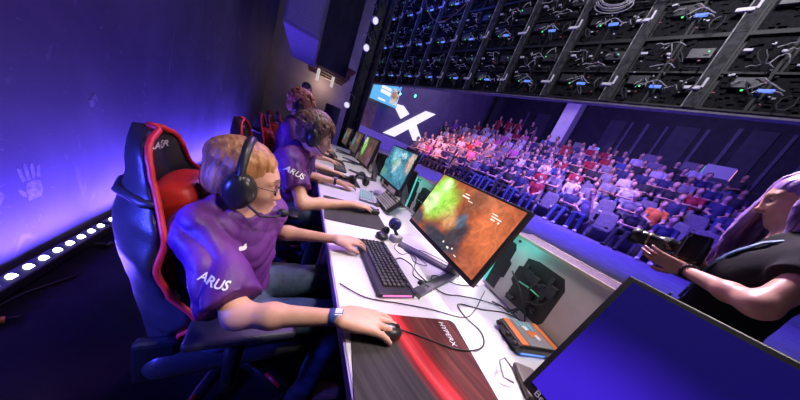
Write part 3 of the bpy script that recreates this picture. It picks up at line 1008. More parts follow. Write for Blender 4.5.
def keyboard(loc, rz, label, L=.40, W=.155, keym=None, body=None, bar=None, tilt=0.0):
    t = thing('keyboard', label, 'keyboard', loc, rz)
    MB().box((0, 0, .011), (W, L, .018), None, .004).box((W * .47, 0, .018), (.014, L, .016), None, .004).build('case', body or M['plastic'], t)
    mb = MB(); kw = .0185
    nrow, ncol = 6, int((L - .03) / .0195)
    for r in range(nrow):
        x = W * .40 - r * .0195 - (0.006 if r > 0 else 0)
        j = 0
        while j < ncol:
            yy = (L / 2 - .02) - j * .0195
            if r == 0 and j in (1, 6, 11, 16): j += 1; continue
            span = 1
            if r == 5 and 3 <= j <= 8: span = 6 if j == 3 else 1
            mb.box((x, yy - (span - 1) * .00975, .0245), (.0165, .0165 + (span - 1) * .0195, .009), None, .002, 1, taper=(.8, .9))
            j += span
    mb.build('keycaps', keym or M['keycap'], t)
    if bar: MB().box((0, -L / 2 - .0005, .012), (W * .8, .003, .008), None, .001).build('light_bar', bar, t)
    for sy in (-1, 1): MB().box((W * .35, sy * L * .4, .0015), (.012, .03, .003)).build('foot', M['rubber'], t)
    return t


keyboard((.42, .757, DZ), 0.02, 'black keyboard with a pink light bar under the near player\'s hand', bar=mpink)
keyboard((.61, 1.80, DZ), -.25, 'small pale keyboard with teal lights before the second player', .32, .12, glow('keys_pale', (.45, .75, .8), .35), mat('kb_silver', (.42, .40, .5), rough=.4))
kb = keyboard((.745, 1.62, DZ + .06), 0.0, 'grey keyboard standing tilted below the cyan monitor', .34, .13, mat('keys_white', (.5, .47, .45), rough=.5), M['plastic']); kb.rotation_euler = (0, -.85, .0)
keyboard((.5, 2.78, DZ), -.1, 'black keyboard before the third player', .38, .14)
keyboard((.5, 3.8, DZ), 0, 'black keyboard before the fourth player', .38, .14)

# ---- mouse mats


def mouse_mat(c, rz, w, l, m, label):
    t = thing('mouse_mat', label, 'mouse mat', (c[0], c[1], DZ), rz)
    mb = MB(); rr = .022; poly = []
    for (cx, cy, a0) in ((w / 2 - rr, l / 2 - rr, 0), (-w / 2 + rr, l / 2 - rr, 90), (-w / 2 + rr, -l / 2 + rr, 180), (w / 2 - rr, -l / 2 + rr, 270)):
        for k in range(5):
            a = math.radians(a0 + 22.5 * k); poly.append((cx + rr * math.cos(a), cy + rr * math.sin(a)))
    mb.prism(poly, (0, 0, 0), (1, 0, 0), (0, 1, 0), (0, 0, 1), .0035).build('cloth', m, t)
    return t


def swirl_mat():
    m, nt, b = new_mat('mouse_mat_red_swirl'); N, L = nt.nodes, nt.links
    b.inputs['Roughness'].default_value = .8; b.inputs['Specular IOR Level'].default_value = .3
    tc = N.new('ShaderNodeTexCoord')
    sx = N.new('ShaderNodeSeparateXYZ'); L.new(tc.outputs['Object'], sx.inputs[0])

    def mth(op, a, b_=None, c_=None):
        n = N.new('ShaderNodeMath'); n.operation = op
        for i, v in enumerate((a, b_, c_)):
            if v is None: continue
            if isinstance(v, (int, float)): n.inputs[i].default_value = v
            else: L.new(v, n.inputs[i])
        return n.outputs[0]
    X, Y = sx.outputs['X'], sx.outputs['Y']
    # the swirl's centre line: x = .04 - .75*y - 1.6*y^2 ...
    y2 = mth('MULTIPLY', Y, Y)
    cl = mth('ADD', mth('MULTIPLY', Y, -.50), mth('MULTIPLY', y2, .55))
    d = mth('SUBTRACT', mth('ADD', X, -.035), cl)
    nz = N.new('ShaderNodeTexNoise'); nz.inputs['Scale'].default_value = 1; nz.inputs['Detail'].default_value = 6
    cv = N.new('ShaderNodeCombineXYZ'); L.new(mth('MULTIPLY', d, 60.0), cv.inputs[0]); L.new(mth('MULTIPLY', Y, 3.0), cv.inputs[1]); L.new(cv.outputs[0], nz.inputs['Vector'])
    r = N.new('ShaderNodeValToRGB'); L.new(mth('MULTIPLY_ADD', d, 4.2, .5), r.inputs['Fac'])
    e = r.color_ramp.elements
    e[0].position = .0; e[0].color = (.05, .042, .045, 1); e[1].position = 1; e[1].color = (.12, .025, .022, 1)
    for p, c in ((.30, (.055, .045, .048)), (.38, (.25, .02, .025)), (.44, (.75, .03, .04)), (.48, (.95, .10, .11)), (.55, (.85, .035, .045)), (.64, (.35, .02, .02)), (.74, (.13, .025, .022)), (.88, (.17, .04, .03))):
        k = e.new(p); k.color = (*c, 1)
    r2 = N.new('ShaderNodeValToRGB'); L.new(nz.outputs['Fac'], r2.inputs['Fac'])
    r2.color_ramp.elements[0].position = .3; r2.color_ramp.elements[0].color = (.35, .35, .35, 1); r2.color_ramp.elements[1].position = .7; r2.color_ramp.elements[1].color = (1.25, 1.2, 1.2, 1)
    mx = N.new('ShaderNodeMixRGB'); mx.blend_type = 'MULTIPLY'; mx.inputs['Fac'].default_value = 1
    L.new(r.outputs[0], mx.inputs[1]); L.new(r2.outputs[0], mx.inputs[2]); L.new(mx.outputs[0], b.inputs['Base Color'])
    return m


mm = mouse_mat((.395, .245), -.13, .385, .46, swirl_mat(), 'black mouse mat with a bright red swirl beside the near player')
text_on('lettering', 'HYPERX', .026, (.135, .172, .0037), (.1, -1, 0), (1, .1, 0), mat('mat_print', (.8, .75, .75), rough=.7), mm, .0004, shear=.25)
mouse_mat((.41, 1.36), -.05, .39, .42, M['mat_dark'], 'plain dark mouse mat under the second player\'s arm')
mouse_mat((.42, 2.28), -.05, .42, .40, M['mat_dark'], 'plain dark mouse mat under the third player\'s arm')
mouse_mat((.42, 3.3), -.05, .42, .40, M['mat_dark'], 'plain dark mouse mat before the fourth player')


def mouse(loc, rz, label):
    t = thing('mouse', label, 'mouse', loc, rz)
    s = SDF(); s.ell((0, 0, .012), (.058, .031, .026), k=.01); s.cut((0, 0, 0), (0, 0, -1))
    s.build('shell', .004, [M['plastic_s']], t)
    MB().cyl((.035, -.004, .032), (.035, .004, .032), .008, None, 12).build('wheel', M['rubber'], t)
    return t


mouse((.315, .408, DZ + .0035), -.12, 'black mouse on the red swirl mat under the near player\'s hand')
mouse((.56, 1.42, DZ + .0035), 0, 'black mouse under the second player\'s right hand')
mouse((.49, 2.29, DZ + .0035), 0, 'black mouse under the third player\'s right hand')

# ---- clutter on the near desk
mb = thing('stream_box', 'orange, grey and teal control box with blue light on the near desk', 'control box', (.905, .335, DZ), -.22)
MB().box((0, 0, .026), (.21, .13, .036), None, .010).build('body', M['plastic_s'], mb)
mop = mat('orange_plate', (.72, .20, .05), rough=.5)
MB().box((-.08, 0, .046), (.032, .12, .006), None, .002).build('orange_plate', mop, mb); MB().box((.066, 0, .046), (.026, .12, .006), None, .002).build('orange_plate', mop, mb)
MB().box((-.005, 0, .046), (.11, .12, .005), None, .002).build('grey_plate', mat('grey_plate', (.26, .25, .24), rough=.5), mb)
for k in range(4): MB().box((-.042 + k * .02, .042 - .004 * k, .0492), (.011, .034, .002)).build('teal_stripe', mat('teal_stripe', (.2, .55, .55), rough=.5) if k == 0 else bpy.data.materials['teal_stripe'], mb)
MB().box((.0, -.005, .0492), (.05, .03, .002)).build('orange_tile', bpy.data.materials['orange_plate'], mb)
for (a, b_) in ((-.02, .018), (.005, -.022)): MB().box((a, b_, .051), (.022, .022, .005), (0, 0, .3), .004).build('button', mat('button_white', (.8, .78, .75), rough=.4) if a < 0 else bpy.data.materials['button_white'], mb)
for q in (.05, .0, -.04): MB().cyl((-.09, q, .03), (-.115, q, .03), .009).build('socket', M['rubber'], mb)
MB().box((-.03, -.062, .012), (.11, .006, .008), None, .002).build('light_bar', glow('blue_bar', (.12, .3, 1.0), 1.3), mb)
for sx in (-.08, .08): MB().box((sx, 0, .005), (.03, .09, .010), None, .002).build('foot', M['rubber'], mb)

wc = thing('webcam', 'small round webcam on a beige base behind the near keyboard', 'webcam', (.60, 1.03, DZ), .4)
MB().box((0, 0, .02), (.07, .05, .04), None, .008).build('base', mat('beige_plastic', (.36, .33, .31), rough=.5), wc)
MB().tube([(0, 0, .04), (-.01, .02, .06), (-.01, .03, .08)], .01, 8).build('neck', M['plastic'], wc)
MB().lathe([(.004, -.02), (.034, -.018), (.038, 0), (.034, .018), (.004, .02)], (-.012, .035, .095), 20, Euler((0, 1.1, .5)).to_matrix()).build('camera_head', mat('navy_plastic', (.03, .03, .09), rough=.3), wc)
MB().lathe([(.001, -.026), (.016, -.026), (.018, -.016)], (-.012, .035, .095), 16, Euler((0, 1.1, .5)).to_matrix()).build('lens', M['plastic_s'], wc)
er = thing('earphone_case', 'open black earphone case left of the round webcam', 'case', (.515, 1.04, DZ), .3)
MB().sphere((0, 0, .018), .036, (1, 1.1, .5)).build('shell', M['plastic_s'], er)
MB().sphere((.045, .035, .03), .028, (1, .8, 1)).build('lid', M['plastic_s'], er)
hs = thing('desk_headset', 'black headset lying on the desk left of the third player\'s monitor', 'headset', (.62, 2.2, DZ + .045), .4)
MB().tube([(.08 * math.cos(a), .0 + .02 * math.sin(a * 2), .09 * math.sin(a)) for a in [PI * k / 12 for k in range(13)]], .012, 8).build('headband', M['plastic'], hs)
for s in (-1, 1): MB().lathe([(.01, -.02), (.042, -.016), (.045, .0), (.04, .018), (.02, .02)], (s * .085, 0, 0), 18, Euler((0, PI / 2, 0)).to_matrix()).build('ear_cup', M['plastic'], hs)

cl = thing('cable_clip', 'brown rounded dongle with a wire loop at the foot of the deep blue monitor', 'dongle', (.735, .205, DZ), -.5)
MB().box((0, 0, .012), (.07, .11, .022), None, .010).build('body', mat('brown_plastic', (.09, .07, .06), rough=.5), cl)
MB().tube([(-.045, .03, .012), (-.075, .04, .03), (-.10, .02, .03), (-.095, -.02, .015), (-.06, -.02, .01)], .0026, 8).build('wire_loop', M['steel'], cl)


def cable(pts, label, r=.0022, m=None, name='cable'):
    # smooth through the points (Catmull-Rom)
    P = [Vector(p) for p in pts]; P = [P[0]] + P + [P[-1]]; out = []
    for i in range(1, len(P) - 2):
        for k in range(6):
            t = k / 6; a, b, c, d = P[i - 1:i + 3]
            out.append(.5 * ((2 * b) + (-a + c) * t + (2 * a - 5 * b + 4 * c - d) * t * t + (-a + 3 * b - 3 * c + d) * t ** 3))
    out.append(P[-2])
    return tag(MB().tube(out, r, 6).build(name, m or M['rubber']), label, 'cable')


Z = DZ + .004
cable([(.345, .41, .775), (.42, .40, Z + .002), (.55, .335, Z + .003), (.66, .335, Z), (.71, .39, Z), (.69, .47, Z), (.71, .53, Z), (.82, .50, Z), (.95, .48, Z), (1.0, .42, Z + .01)], 'black mouse cable looping from the red mat over the white desk')
cable([(.22, .62, Z), (.30, .555, Z), (.42, .53, Z), (.55, .50, Z), (.68, .46, Z), (.78, .50, Z), (.90, .58, Z), (.96, .62, Z)], 'thin black cable running straight across the desk above the red mat', .0019)
cable([(.50, .80, Z + .006), (.56, .84, Z), (.60, .78, Z), (.57, .70, Z), (.63, .66, Z), (.70, .72, Z), (.80, .66, Z), (.95, .66, Z)], 'black keyboard cable curling between keyboard and monitor stand')
cable([(.60, 1.0, Z), (.56, .94, Z), (.58, .88, Z), (.64, .90, Z), (.63, .82, Z), (.70, .80, Z), (.68, .9, Z), (.76, .95, Z), (.92, .8, Z)], 'tangled thin cable below the round webcam', .0018)
cable([(.62, .93, Z), (.66, .86, Z), (.60, .74, Z), (.66, .60, Z), (.76, .58, Z), (.86, .56, Z), (.97, .5, Z + .01), (.98, .45, Z + .03)], 'loose black cable under the stand of the green and orange monitor')
cable([(.94, .55, Z + .0), (.955, .48, Z + .02), (.96, .40, Z + .03), (.955, .47, Z + .12), (.97, .56, Z + .17)], 'black cable hanging from the open computer tower', .0035)
ud = thing('usb_stick', 'small black plug lying beside the near monitor stand', 'plug', (.585, .635, DZ), -.9)
MB().box((0, 0, .008), (.055, .018, .014), None, .004).build('body', M['rubber'], ud); MB().box((.035, 0, .008), (.018, .012, .006)).build('tip', M['steel'], ud)
# ================================================================== gaming chairs
M['leather'] = mat('black_leather', (.028, .026, .028), rough=.38, spec=.5, var=.15, vscale=20, bump=.12, bscale=220)
M['leather_red'] = mat('red_leather', (.62, .025, .02), rough=.42, spec=.5, var=.12, vscale=14, bump=.12, bscale=220)
M['piping'] = mat('red_piping', (.75, .03, .03), rough=.45)
M['chairmetal'] = mat('chair_metal', (.03, .03, .033), rough=.35, metal=.6)


def lerp_tab(tab, s):
    for (a, va), (b, vb) in zip(tab, tab[1:]):
        if s <= b:
            t = (s - a) / (b - a); t = t * t * (3 - 2 * t)
            return va + (vb - va) * t
    return tab[-1][1]


BACK_H = .655
WID = [(0, .20), (.12, .225), (.28, .27), (.40, .245), (.52, .24), (.66, .222), (.76, .18), (.84, .135), (.91, .122), (.955, .10), (.985, .068), (1.0, .02)]
WING = [(0, .03), (.15, .06), (.30, .115), (.42, .06), (.52, .045), (.66, .065), (.76, .05), (.85, .03), (1.0, .02)]
THK = [(0, .07), (.3, .085), (.6, .075), (.85, .038), (1.0, .025)]


def back_pt(s, t, side):
    """s 0..1 up the back, t -1..1 across, side 0 front 1 rear"""
    w = lerp_tab(WID, s); z = BACK_H * s
    x = lerp_tab(WING, s) * max(0, (abs(t) - .35) / .65) ** 1.6 - .10 * s * 1.0
    th = lerp_tab(THK, s) * (1 - .72 * abs(t) ** 3)
    puff = .018 * math.sin(PI * min(1, abs(t) / .55)) if abs(t) < .55 else .012
    x += .025 * math.exp(-((s - .28) / .2) ** 2) * (1 - t * t)
    if side == 0: return Vector((x + puff * .6, w * t, z))
    return Vector((x - th, w * t * (.985 - .03 * abs(t)), z + .0))


def make_chair():
    t = thing('gaming_chair', 'x', 'chair', (0, 0, 0), 0, 'gaming chairs along the desks')
    ns, nt_ = 44, 24
    # backrest pivots at (-.20, 0, .44)
    O = Vector((-.20, 0, .40))
    mb = MB()
    Fp = [[O + back_pt(i / ns, -1 + 2 * j / nt_, 0) for j in range(nt_ + 1)] for i in range(ns + 1)]
    Bp = [[O + back_pt(i / ns, -1 + 2 * j / nt_, 1) for j in range(nt_ + 1)] for i in range(ns + 1)]
    gf = mb.grid(Fp); gb = mb.grid([r[::-1] for r in Bp])
    # colour the front: red insert bands in the middle
    ring_f = [gf[0][j] for j in range(nt_ + 1)] + [gf[i][nt_] for i in range(1, ns + 1)] + [gf[ns][j] for j in range(nt_ - 1, -1, -1)] + [gf[i][0] for i in range(ns - 1, 0, -1)]
    gb2 = [r[::-1] for r in gb]
    ring_b = [gb2[0][j] for j in range(nt_ + 1)] + [gb2[i][nt_] for i in range(1, ns + 1)] + [gb2[ns][j] for j in range(nt_ - 1, -1, -1)] + [gb2[i][0] for i in range(ns - 1, 0, -1)]
    n = len(ring_f)
    for k in range(n):
        f = mb.bm.faces.new((ring_f[k], ring_b[k], ring_b[(k + 1) % n], ring_f[(k + 1) % n])); f.smooth = True
    for i in range(ns):
        for j in range(nt_):
            tt = abs(-1 + 2 * (j + .5) / nt_); s = (i + .5) / ns
            f = mb.bm.faces[i * nt_ + j] if False else None
    mb.bm.faces.ensure_lookup_table()
    for i in range(ns):
        for j in range(nt_):
            tt = abs(-1 + 2 * (j + .5) / nt_); s = (i + .5) / ns
            if .48 < tt < .78 and .45 < s < .76: mb.bm.faces[i * nt_ + j].material_index = 1
    bmesh.ops.recalc_face_normals(mb.bm, faces=mb.bm.faces[:])
    back = mb.build('backrest', [M['leather'], M['leather_red']], t)
    # piping along the rim
    edge = [O + back_pt(i / ns, -1, 0) + Vector((.004, -.003, 0)) for i in range(2, ns + 1)] + [O + back_pt(1, -1 + 2 * j / nt_, 0) + Vector((.004, 0, .004)) for j in range(1, nt_)] + [O + back_pt(i / ns, 1, 0) + Vector((.004, .003, 0)) for i in range(ns, 1, -1)]
    MB().tube(edge, .0075, 8).build('piping', M['piping'], t)
    text_on('lettering', 'DXRACER', .034, O + Vector((.4, .012, .905 * BACK_H)), (0, 1, 0), (-.1, 0, 1), mat('chair_print', (.85, .8, .8), rough=.5) if 'chair_print' not in bpy.data.materials else bpy.data.materials['chair_print'], t, target=None) if False else None
    p0 = O + back_pt(.915, 0, 0)
    ups = (back_pt(.95, 0, 0) - back_pt(.85, 0, 0)).normalized()
    text_on('lettering', 'DXRACER', .027, p0 + Vector((.003, .012, 0)), (0, 1, 0), ups, mat('chair_print', (.85, .8, .8), rough=.5), t, .002, shear=.25, bold=.0008, target=back)
    MB().box(p0 + Vector((.006, -.075, -.004)), (.004, .018, .02), Matrix.Rotation(.0, 3, 'X')).build('logo_patch', M['leather_red'], t)
    # pillows
    def pillow(name, c, half, rotx, red_lo):
        s = SDF(); A = np.array(Euler((0, -.14, 0)).to_matrix()).T
        s.ell(c, (half[0], half[1], half[2]), A, k=.02); s.rbox(c, (half[0] * .25, half[1] * .72, half[2] * .62), A, r=.03, k=.04)
        s.rbox(np.array(c) + np.array((-.02, -.035, -.01)), (half[0] * 2, half[1] * .85, half[2] * 2), A, r=.0, k=0, mat=1, op='m')
        return s.build(name, .008, [M['leather'], M['leather_red']], t, smooth=3)
    pw = pillow('headrest_pillow', O + back_pt(.66, 0, 0) + Vector((.065, 0, .0)), (.075, .125, .105), 0, 1)
    MB().tube([O + back_pt(.76, q, 0 if abs(q) < 1 else 0) + Vector((.012 if abs(q) < .99 else .0, 0, 0)) for q in (-1, -.8, -.5, -.2, .2, .5, .8, 1)] + [O + back_pt(.76, q, 1) - Vector((.006, 0, 0)) for q in (1, .6, .2, -.2, -.6, -1)], .012, 6, closed=True, flat=1.0).build('strap', M['plastic'], pw)
    pillow('lumbar_pillow', O + back_pt(.44, 0, 0) + Vector((.05, 0, .0)), (.055, .17, .10), 0, 0)
    # seat
    s = SDF()
    s.rbox((.03, 0, .385), (.20, .17, .018), r=.045, k=.02)
    for q in (-1, 1): s.cap((-.17, q * .22, .40), (.22, q * .215, .405), .058, .052, k=.03, mat=0)
    s.cap((.245, -.17, .385), (.245, .17, .385), .045, k=.03)
    s.build('seat', .011, [M['leather']], t, smooth=3)
    MB().tube([(-.15, -.262, .405), (.1, -.262, .41), (.225, -.255, .408), (.285, -.2, .40), (.293, 0, .395), (.285, .2, .40), (.225, .255, .408), (.1, .262, .41), (-.15, .262, .405)], .0075, 8).build('piping', M['piping'], t)
    for q in (-1, 1):
        MB().box((-.19, q * .235, .42), (.10, .035, .16), None, .012).build('hinge_cover', M['chairmetal'], t)
        a = MB().tube([(.0, q * .22, .335), (.0, q * .315, .345), (.0, q * .325, .40), (.0, q * .325, .575)], [.02, .02, .022, .026], 10).build('armrest_post', M['chairmetal'], t)
        MB().box((.02, q * .32, .60), (.27, .095, .028), None, .012, 3).build('armrest_pad', M['plastic'], a)
    MB().box((0, 0, .315), (.28, .22, .05), None, .01).build('tilt_mechanism', M['chairmetal'], t)
    MB().cyl((0, 0, .10), (0, 0, .31), .028).build('gas_lift', M['chairmetal'], t)
    for k in range(5):
        a = 2 * PI * k / 5 + .45; d = Vector((math.cos(a), math.sin(a), 0))
        l = MB().tube([Vector((0, 0, .115)), d * .16 + V(0, 0, .105), d * .30 + V(0, 0, .075)], [.034, .026, .02], 8).build('base_leg', M['chairmetal'], t)
        MB().tube([d * .20 + V(0, 0, .119), d * .285 + V(0, 0, .1)], .010, 6).build('red_cap', M['leather_red'], l)
        w = MB(); sd = d.cross(V(0, 0, 1))
        w.cyl(d * .31 + sd * .012 + V(0, 0, .03), d * .31 + sd * .032 + V(0, 0, .03), .03, None, 16); w.cyl(d * .31 - sd * .012 + V(0, 0, .03), d * .31 - sd * .032 + V(0, 0, .03), .03, None, 16)
        w.cyl(d * .31 + V(0, 0, .03), d * .305 + V(0, 0, .08), .009)
        w.build('caster', M['plastic'], l)
    return t


ch = make_chair()
ch.location = (-.075, .895, 0); ch.rotation_euler = (0, 0, .09)
ch.location.z = 0
ch['label'] = 'black and red gaming chair holding the near player in glasses'
for (x, y, r, lab) in ((-.06, 1.80, .0, 'black and red gaming chair behind the curly haired player'), (-.10, 2.78, .0, 'black and red gaming chair behind the ginger player'),
                       (-.14, 3.75, -.1, 'fourth black and red gaming chair, its tall back showing far off'), (-.12, 4.7, .15, 'farthest black and red gaming chair by the dark wall')):
    dup(ch, (x, y, 0), r, lab)
# ================================================================== people
M['skin'] = mat('skin_fair', (.70, .38, .27), rough=.42, spec=.4, var=.06, vscale=25, sss=.12, bump=.03, bscale=260)
M['lip'] = mat('lips', (.56, .24, .22), rough=.4)
M['eye'] = mat('eye_white', (.7, .68, .68), rough=.2)
M['iris'] = mat('eye_dark', (.03, .025, .03), rough=.15)
M['brow'] = mat('brow_hair', (.22, .11, .05), rough=.7)
M['jersey'] = mat('jersey_purple', (.075, .012, .14), rough=.5, spec=.35, col2=(.17, .04, .26), vscale=9, bump=.5, bscale=22, stretch=(1, 1, .35))
M['jeans'] = mat('jeans', (.035, .055, .10), rough=.75, var=.35, vscale=30, bump=.2, bscale=200)
M['shoe'] = mat('shoe_dark', (.04, .04, .045), rough=.6)
M['hair_ginger'] = mat('hair_ginger', (.33, .13, .045), rough=.42, col2=(.58, .29, .11), vscale=60, stretch=(1, 1, .12), bump=.4, bscale=120, spec=.4)
M['hair_brown'] = mat('hair_brown', (.10, .05, .03), rough=.5, col2=(.22, .12, .07), vscale=50, bump=.4, bscale=90, spec=.4)
M['hair_red'] = mat('hair_red', (.36, .11, .05), rough=.5, col2=(.52, .22, .10), vscale=50, bump=.4, bscale=90)
M['hair_violet'] = mat('hair_violet', (.22, .09, .42), rough=.42, col2=(.52, .32, .70), vscale=26, stretch=(1, 1, .25), bump=.4, bscale=80, spec=.4)
M['lettering'] = mat('print_white', (.85, .8, .85), rough=.5)


def frame(fwd, up=(0, 0, 1)):
    f = nrm(fwd); l = nrm(np.cross(up, f)); u = np.cross(f, l)
    return f, l, u


def head(S, c, fwd, up=(0, 0, 1), s=1.0, fem=0):
    f, l, u = frame(fwd, up)
    c = np.array(c, float)
    A = [f, l, u]

    def W(a, b, d): return c + s * (a * f + b * l + d * u)

    def r(*q): return [s * x for x in q]
    S.ell(W(-.012, 0, .032), r(.098, .076, .082), A, k=.03)
    S.ell(W(.035, 0, -.015), r(.060, .060, .085), A, k=.03)
    S.ell(W(.030, 0, -.070), r(.055, .050, .042), A, k=.03)
    S.ell(W(.070, 0, -.098), r(.020, .022, .017), A, k=.025)
    for q in (-1, 1):
        S.ell(W(.058, q * .036, -.022), r(.026, .024, .024), A, k=.02)
        S.cap(W(.078, q * .015, .034), W(.068, q * .045, .032), s * .011, s * .009, k=.014)
        S.ell(W(.088, q * .031, .012), r(.016, .017, .012), A, k=.012, op='s')
        S.ell(W(.0745, q * .031, .012), r(.0128, .0128, .0118), A, k=.004)
        S.ell(W(.084, q * .031, .0115), r(.010, .0095, .0052), A, k=0, mat=2, op='m')
        S.ell(W(.087, q * .030, .0112), r(.010, .0048, .0056), A, k=0, mat=3, op='m')
        S.cap(W(.0795, q * .020, .022), W(.074, q * .043, .018), s * .0036, k=.004)
        S.cap(W(.0775, q * .020, .003), W(.073, q * .042, .003), s * .003, k=.006)
        S.cap(W(.0885, q * .012, .038), W(.077, q * .046, .036), s * .0036, s * .0025, k=.004, mat=4)
        # ear
        S.ell(W(-.012, q * .078, -.004), r(.020, .008, .032), A, k=.010)
        S.ell(W(-.006, q * .087, .0), r(.010, .005, .018), A, k=.006, op='s')
    S.cap(W(.084, 0, .022), W(.104, 0, -.022), s * .0085, s * .0115, k=.014)
    S.ell(W(.108, 0, -.026), r(.012, .012, .010), A, k=.008)
    for q in (-1, 1): S.ell(W(.096, q * .012, -.030), r(.010, .008, .007), A, k=.008)
    S.ell(W(.084, 0, -.056), r(.012, .022, .005), A, k=.008)
    S.ell(W(.082, 0, -.067), r(.012, .018, .006), A, k=.008)
    S.ell(W(.092, 0, -.0565), r(.014, .020, .0042), A, k=0, mat=1, op='m')
    S.ell(W(.090, 0, -.0675), r(.014, .016, .0048), A, k=0, mat=1, op='m')
    S.cap(W(.098, -.018, -.0615), W(.098, .018, -.0615), s * .0022, k=.003, op='s')
    return f, l, u, W


def hand(S, w, d, n, side, curl, s=1.0, spread=.10, thumb=(.6, .75, -.15), lift=0.0, mat=0):
    """w wrist, d towards the knuckles, n out of the back of the hand; side=+1 when the thumb is on the n x d side"""
    d = nrm(d); n = nrm(np.array(n) - d * (np.array(n) @ d)); l = np.cross(n, d) * side
    w = np.array(w, float)
    L = .088 * s
    offs = (.030, .010, -.010, -.029); ln = (.072, .080, .075, .058); kl = (1.0, 1.03, .98, .90)
    for i in range(4):
        kn = w + d * L * kl[i] + l * offs[i] * s + n * (.004 * s if i in (1, 2) else 0)
        S.cap(w + l * offs[i] * .55 * s, kn, .0145 * s, .0108 * s, k=.012, mat=mat)
        a = lift; dirn = d * math.cos(a) + n * math.sin(a)
        side_d = l * spread * (1.5 - i)
        p = kn; cu = curl[i] if isinstance(curl, (list, tuple)) else curl
        segs = (.45, .31, .24); rr = (.0098, .0086, .0076, .0066)
        ang = a
        for j in range(3):
            ang -= cu * (.7, 1.0, .75)[j]
            dv = nrm(d * math.cos(ang) + n * math.sin(ang) + side_d * .6)
            q = p + dv * ln[i] * segs[j] * s
            S.cap(p, q, rr[j] * s, rr[j + 1] * s, k=.003, mat=mat); p = q
    # heel and thumb
    S.ell(w + d * .035 * s + l * .004 * s - n * .004 * s, (.042 * s, .034 * s, .015 * s), [d, l, n], k=.014, mat=mat)
    b0 = w + d * .018 * s + l * .022 * s - n * .004 * s
    t1 = nrm(d * thumb[0] + l * thumb[1] + n * thumb[2]); b1 = b0 + t1 * .042 * s
    t2 = nrm(d * (thumb[0] + .45) + l * (thumb[1] - .2) + n * (thumb[2] - .05)); b2 = b1 + t2 * .032 * s
    t3 = nrm(d * 1.0 + l * .1 + n * (thumb[2] - .15)); b3 = b2 + t3 * .024 * s
    S.cap(b0, b1, .0155 * s, .0115 * s, k=.012, mat=mat); S.cap(b1, b2, .0112 * s, .0096 * s, k=.004, mat=mat); S.cap(b2, b3, .0095 * s, .0078 * s, k=.004, mat=mat)


def torso(S, J, g=0.0, mat=0, k=.05, neck=True, low=True):
    f, l, u = J['axes']; s = J.get('s', 1)
    A = [f, l, u]
    ch, pe = np.array(J['chest']), np.array(J['pelvis']); nb = np.array(J['neck'])
    S.ell(ch, (.105 * s + g, .150 * s + g, .165 * s + g), A, k=k, mat=mat)
    S.ell((ch + pe) / 2 + f * .0, (.100 * s + g, .140 * s + g, .14 * s + g), A, k=k, mat=mat)
    if low: S.ell(pe, (.115 * s + g, .158 * s + g, .115 * s + g), None, k=k, mat=mat)
    for q in ('R', 'L'):
        sh = np.array(J['sh' + q])
        S.cap(nb - u * .02, sh, .05 * s + g, .052 * s + g, k=k, mat=mat)
        S.cap(ch, sh, .08 * s + g, .05 * s + g, k=k, mat=mat)
    if neck: S.cap(nb - u * .03, J['head'] - np.array(J['hax'][2]) * .06 - np.array(J['hax'][0]) * .018, .058 * s, .05 * s, k=.03, mat=mat)


def limbs(S, J, g=0.0, mat=0, arms=True, legs=True):
    s = J.get('s', 1); b_ = s; s = J.get('as', s)
    if arms:
        for q in 'RL':
            S.cap(J['sh' + q], J['el' + q], .048 * s + g, .037 * s + g, k=.03, mat=mat)
            e, w = np.array(J['el' + q], float), np.array(J['wr' + q], float)
            m = e * .68 + w * .32
            S.cap(e, m, .039 * s + g, .0385 * s + g, k=.03, mat=mat); S.cap(m, w, .0385 * s + g, .0235 * s + g, k=.02, mat=mat)
    s = b_
    if legs:
        for q in 'RL':
            S.cap(J['hip' + q], J['kn' + q], .082 * s + g, .056 * s + g, k=.04, mat=mat)
            kn, an = np.array(J['kn' + q], float), np.array(J['an' + q], float)
            S.cap(kn, kn * .65 + an * .35, .055 * s + g, .055 * s + g, k=.02, mat=mat); S.cap(kn * .65 + an * .35, an, .055 * s + g, .036 * s + g, k=.02, mat=mat)


def wrinkle(amp, fr=1.0, seed=0, dirn=(0, 0, 1)):
    ph = np.random.default_rng(seed).uniform(0, 6, 6)

    def rg(q):      # sharp ridge, soft valley
        return 1 - 2 * np.abs(np.sin(q * .5)) ** .8

    def fn(X, Y, Z):
        a = rg(34 * fr * X + 26 * fr * Z + 2.5 * np.sin(15 * fr * Y + ph[0]) + ph[1])
        b = rg(27 * fr * Y - 30 * fr * Z + 2.5 * np.sin(17 * fr * X + ph[2]) + ph[3])
        c = rg(60 * fr * Z + 3 * np.sin(14 * fr * X + 11 * fr * Y + ph[4]))
        m = .5 + .5 * np.sin(9 * X + 11 * Y - 8 * Z + ph[5])
        return amp * (a * m + b * (1 - m) + .35 * c) * .42
    return fn


def strands(amp, fr, seed):
    ph = np.random.default_rng(seed).uniform(0, 6, 6)

    def fn(X, Y, Z):
        a = np.sin(fr * (X * .9 + Y * .5) + 2.5 * np.sin(16 * Z + ph[0]) + ph[1])
        b = np.sin(fr * .8 * (Y - X * .4) + 2.5 * np.sin(13 * Z + 9 * X + ph[2]) + ph[3])
        return amp * (a + b) * .5
    return fn


def sleeve(S, a, b, frac, r0, r1, k=.03, mat=0):
    a, b = np.array(a, float), np.array(b, float)
    S.cap(a, a + (b - a) * frac, r0, r1, k=k, mat=mat, flat=1)


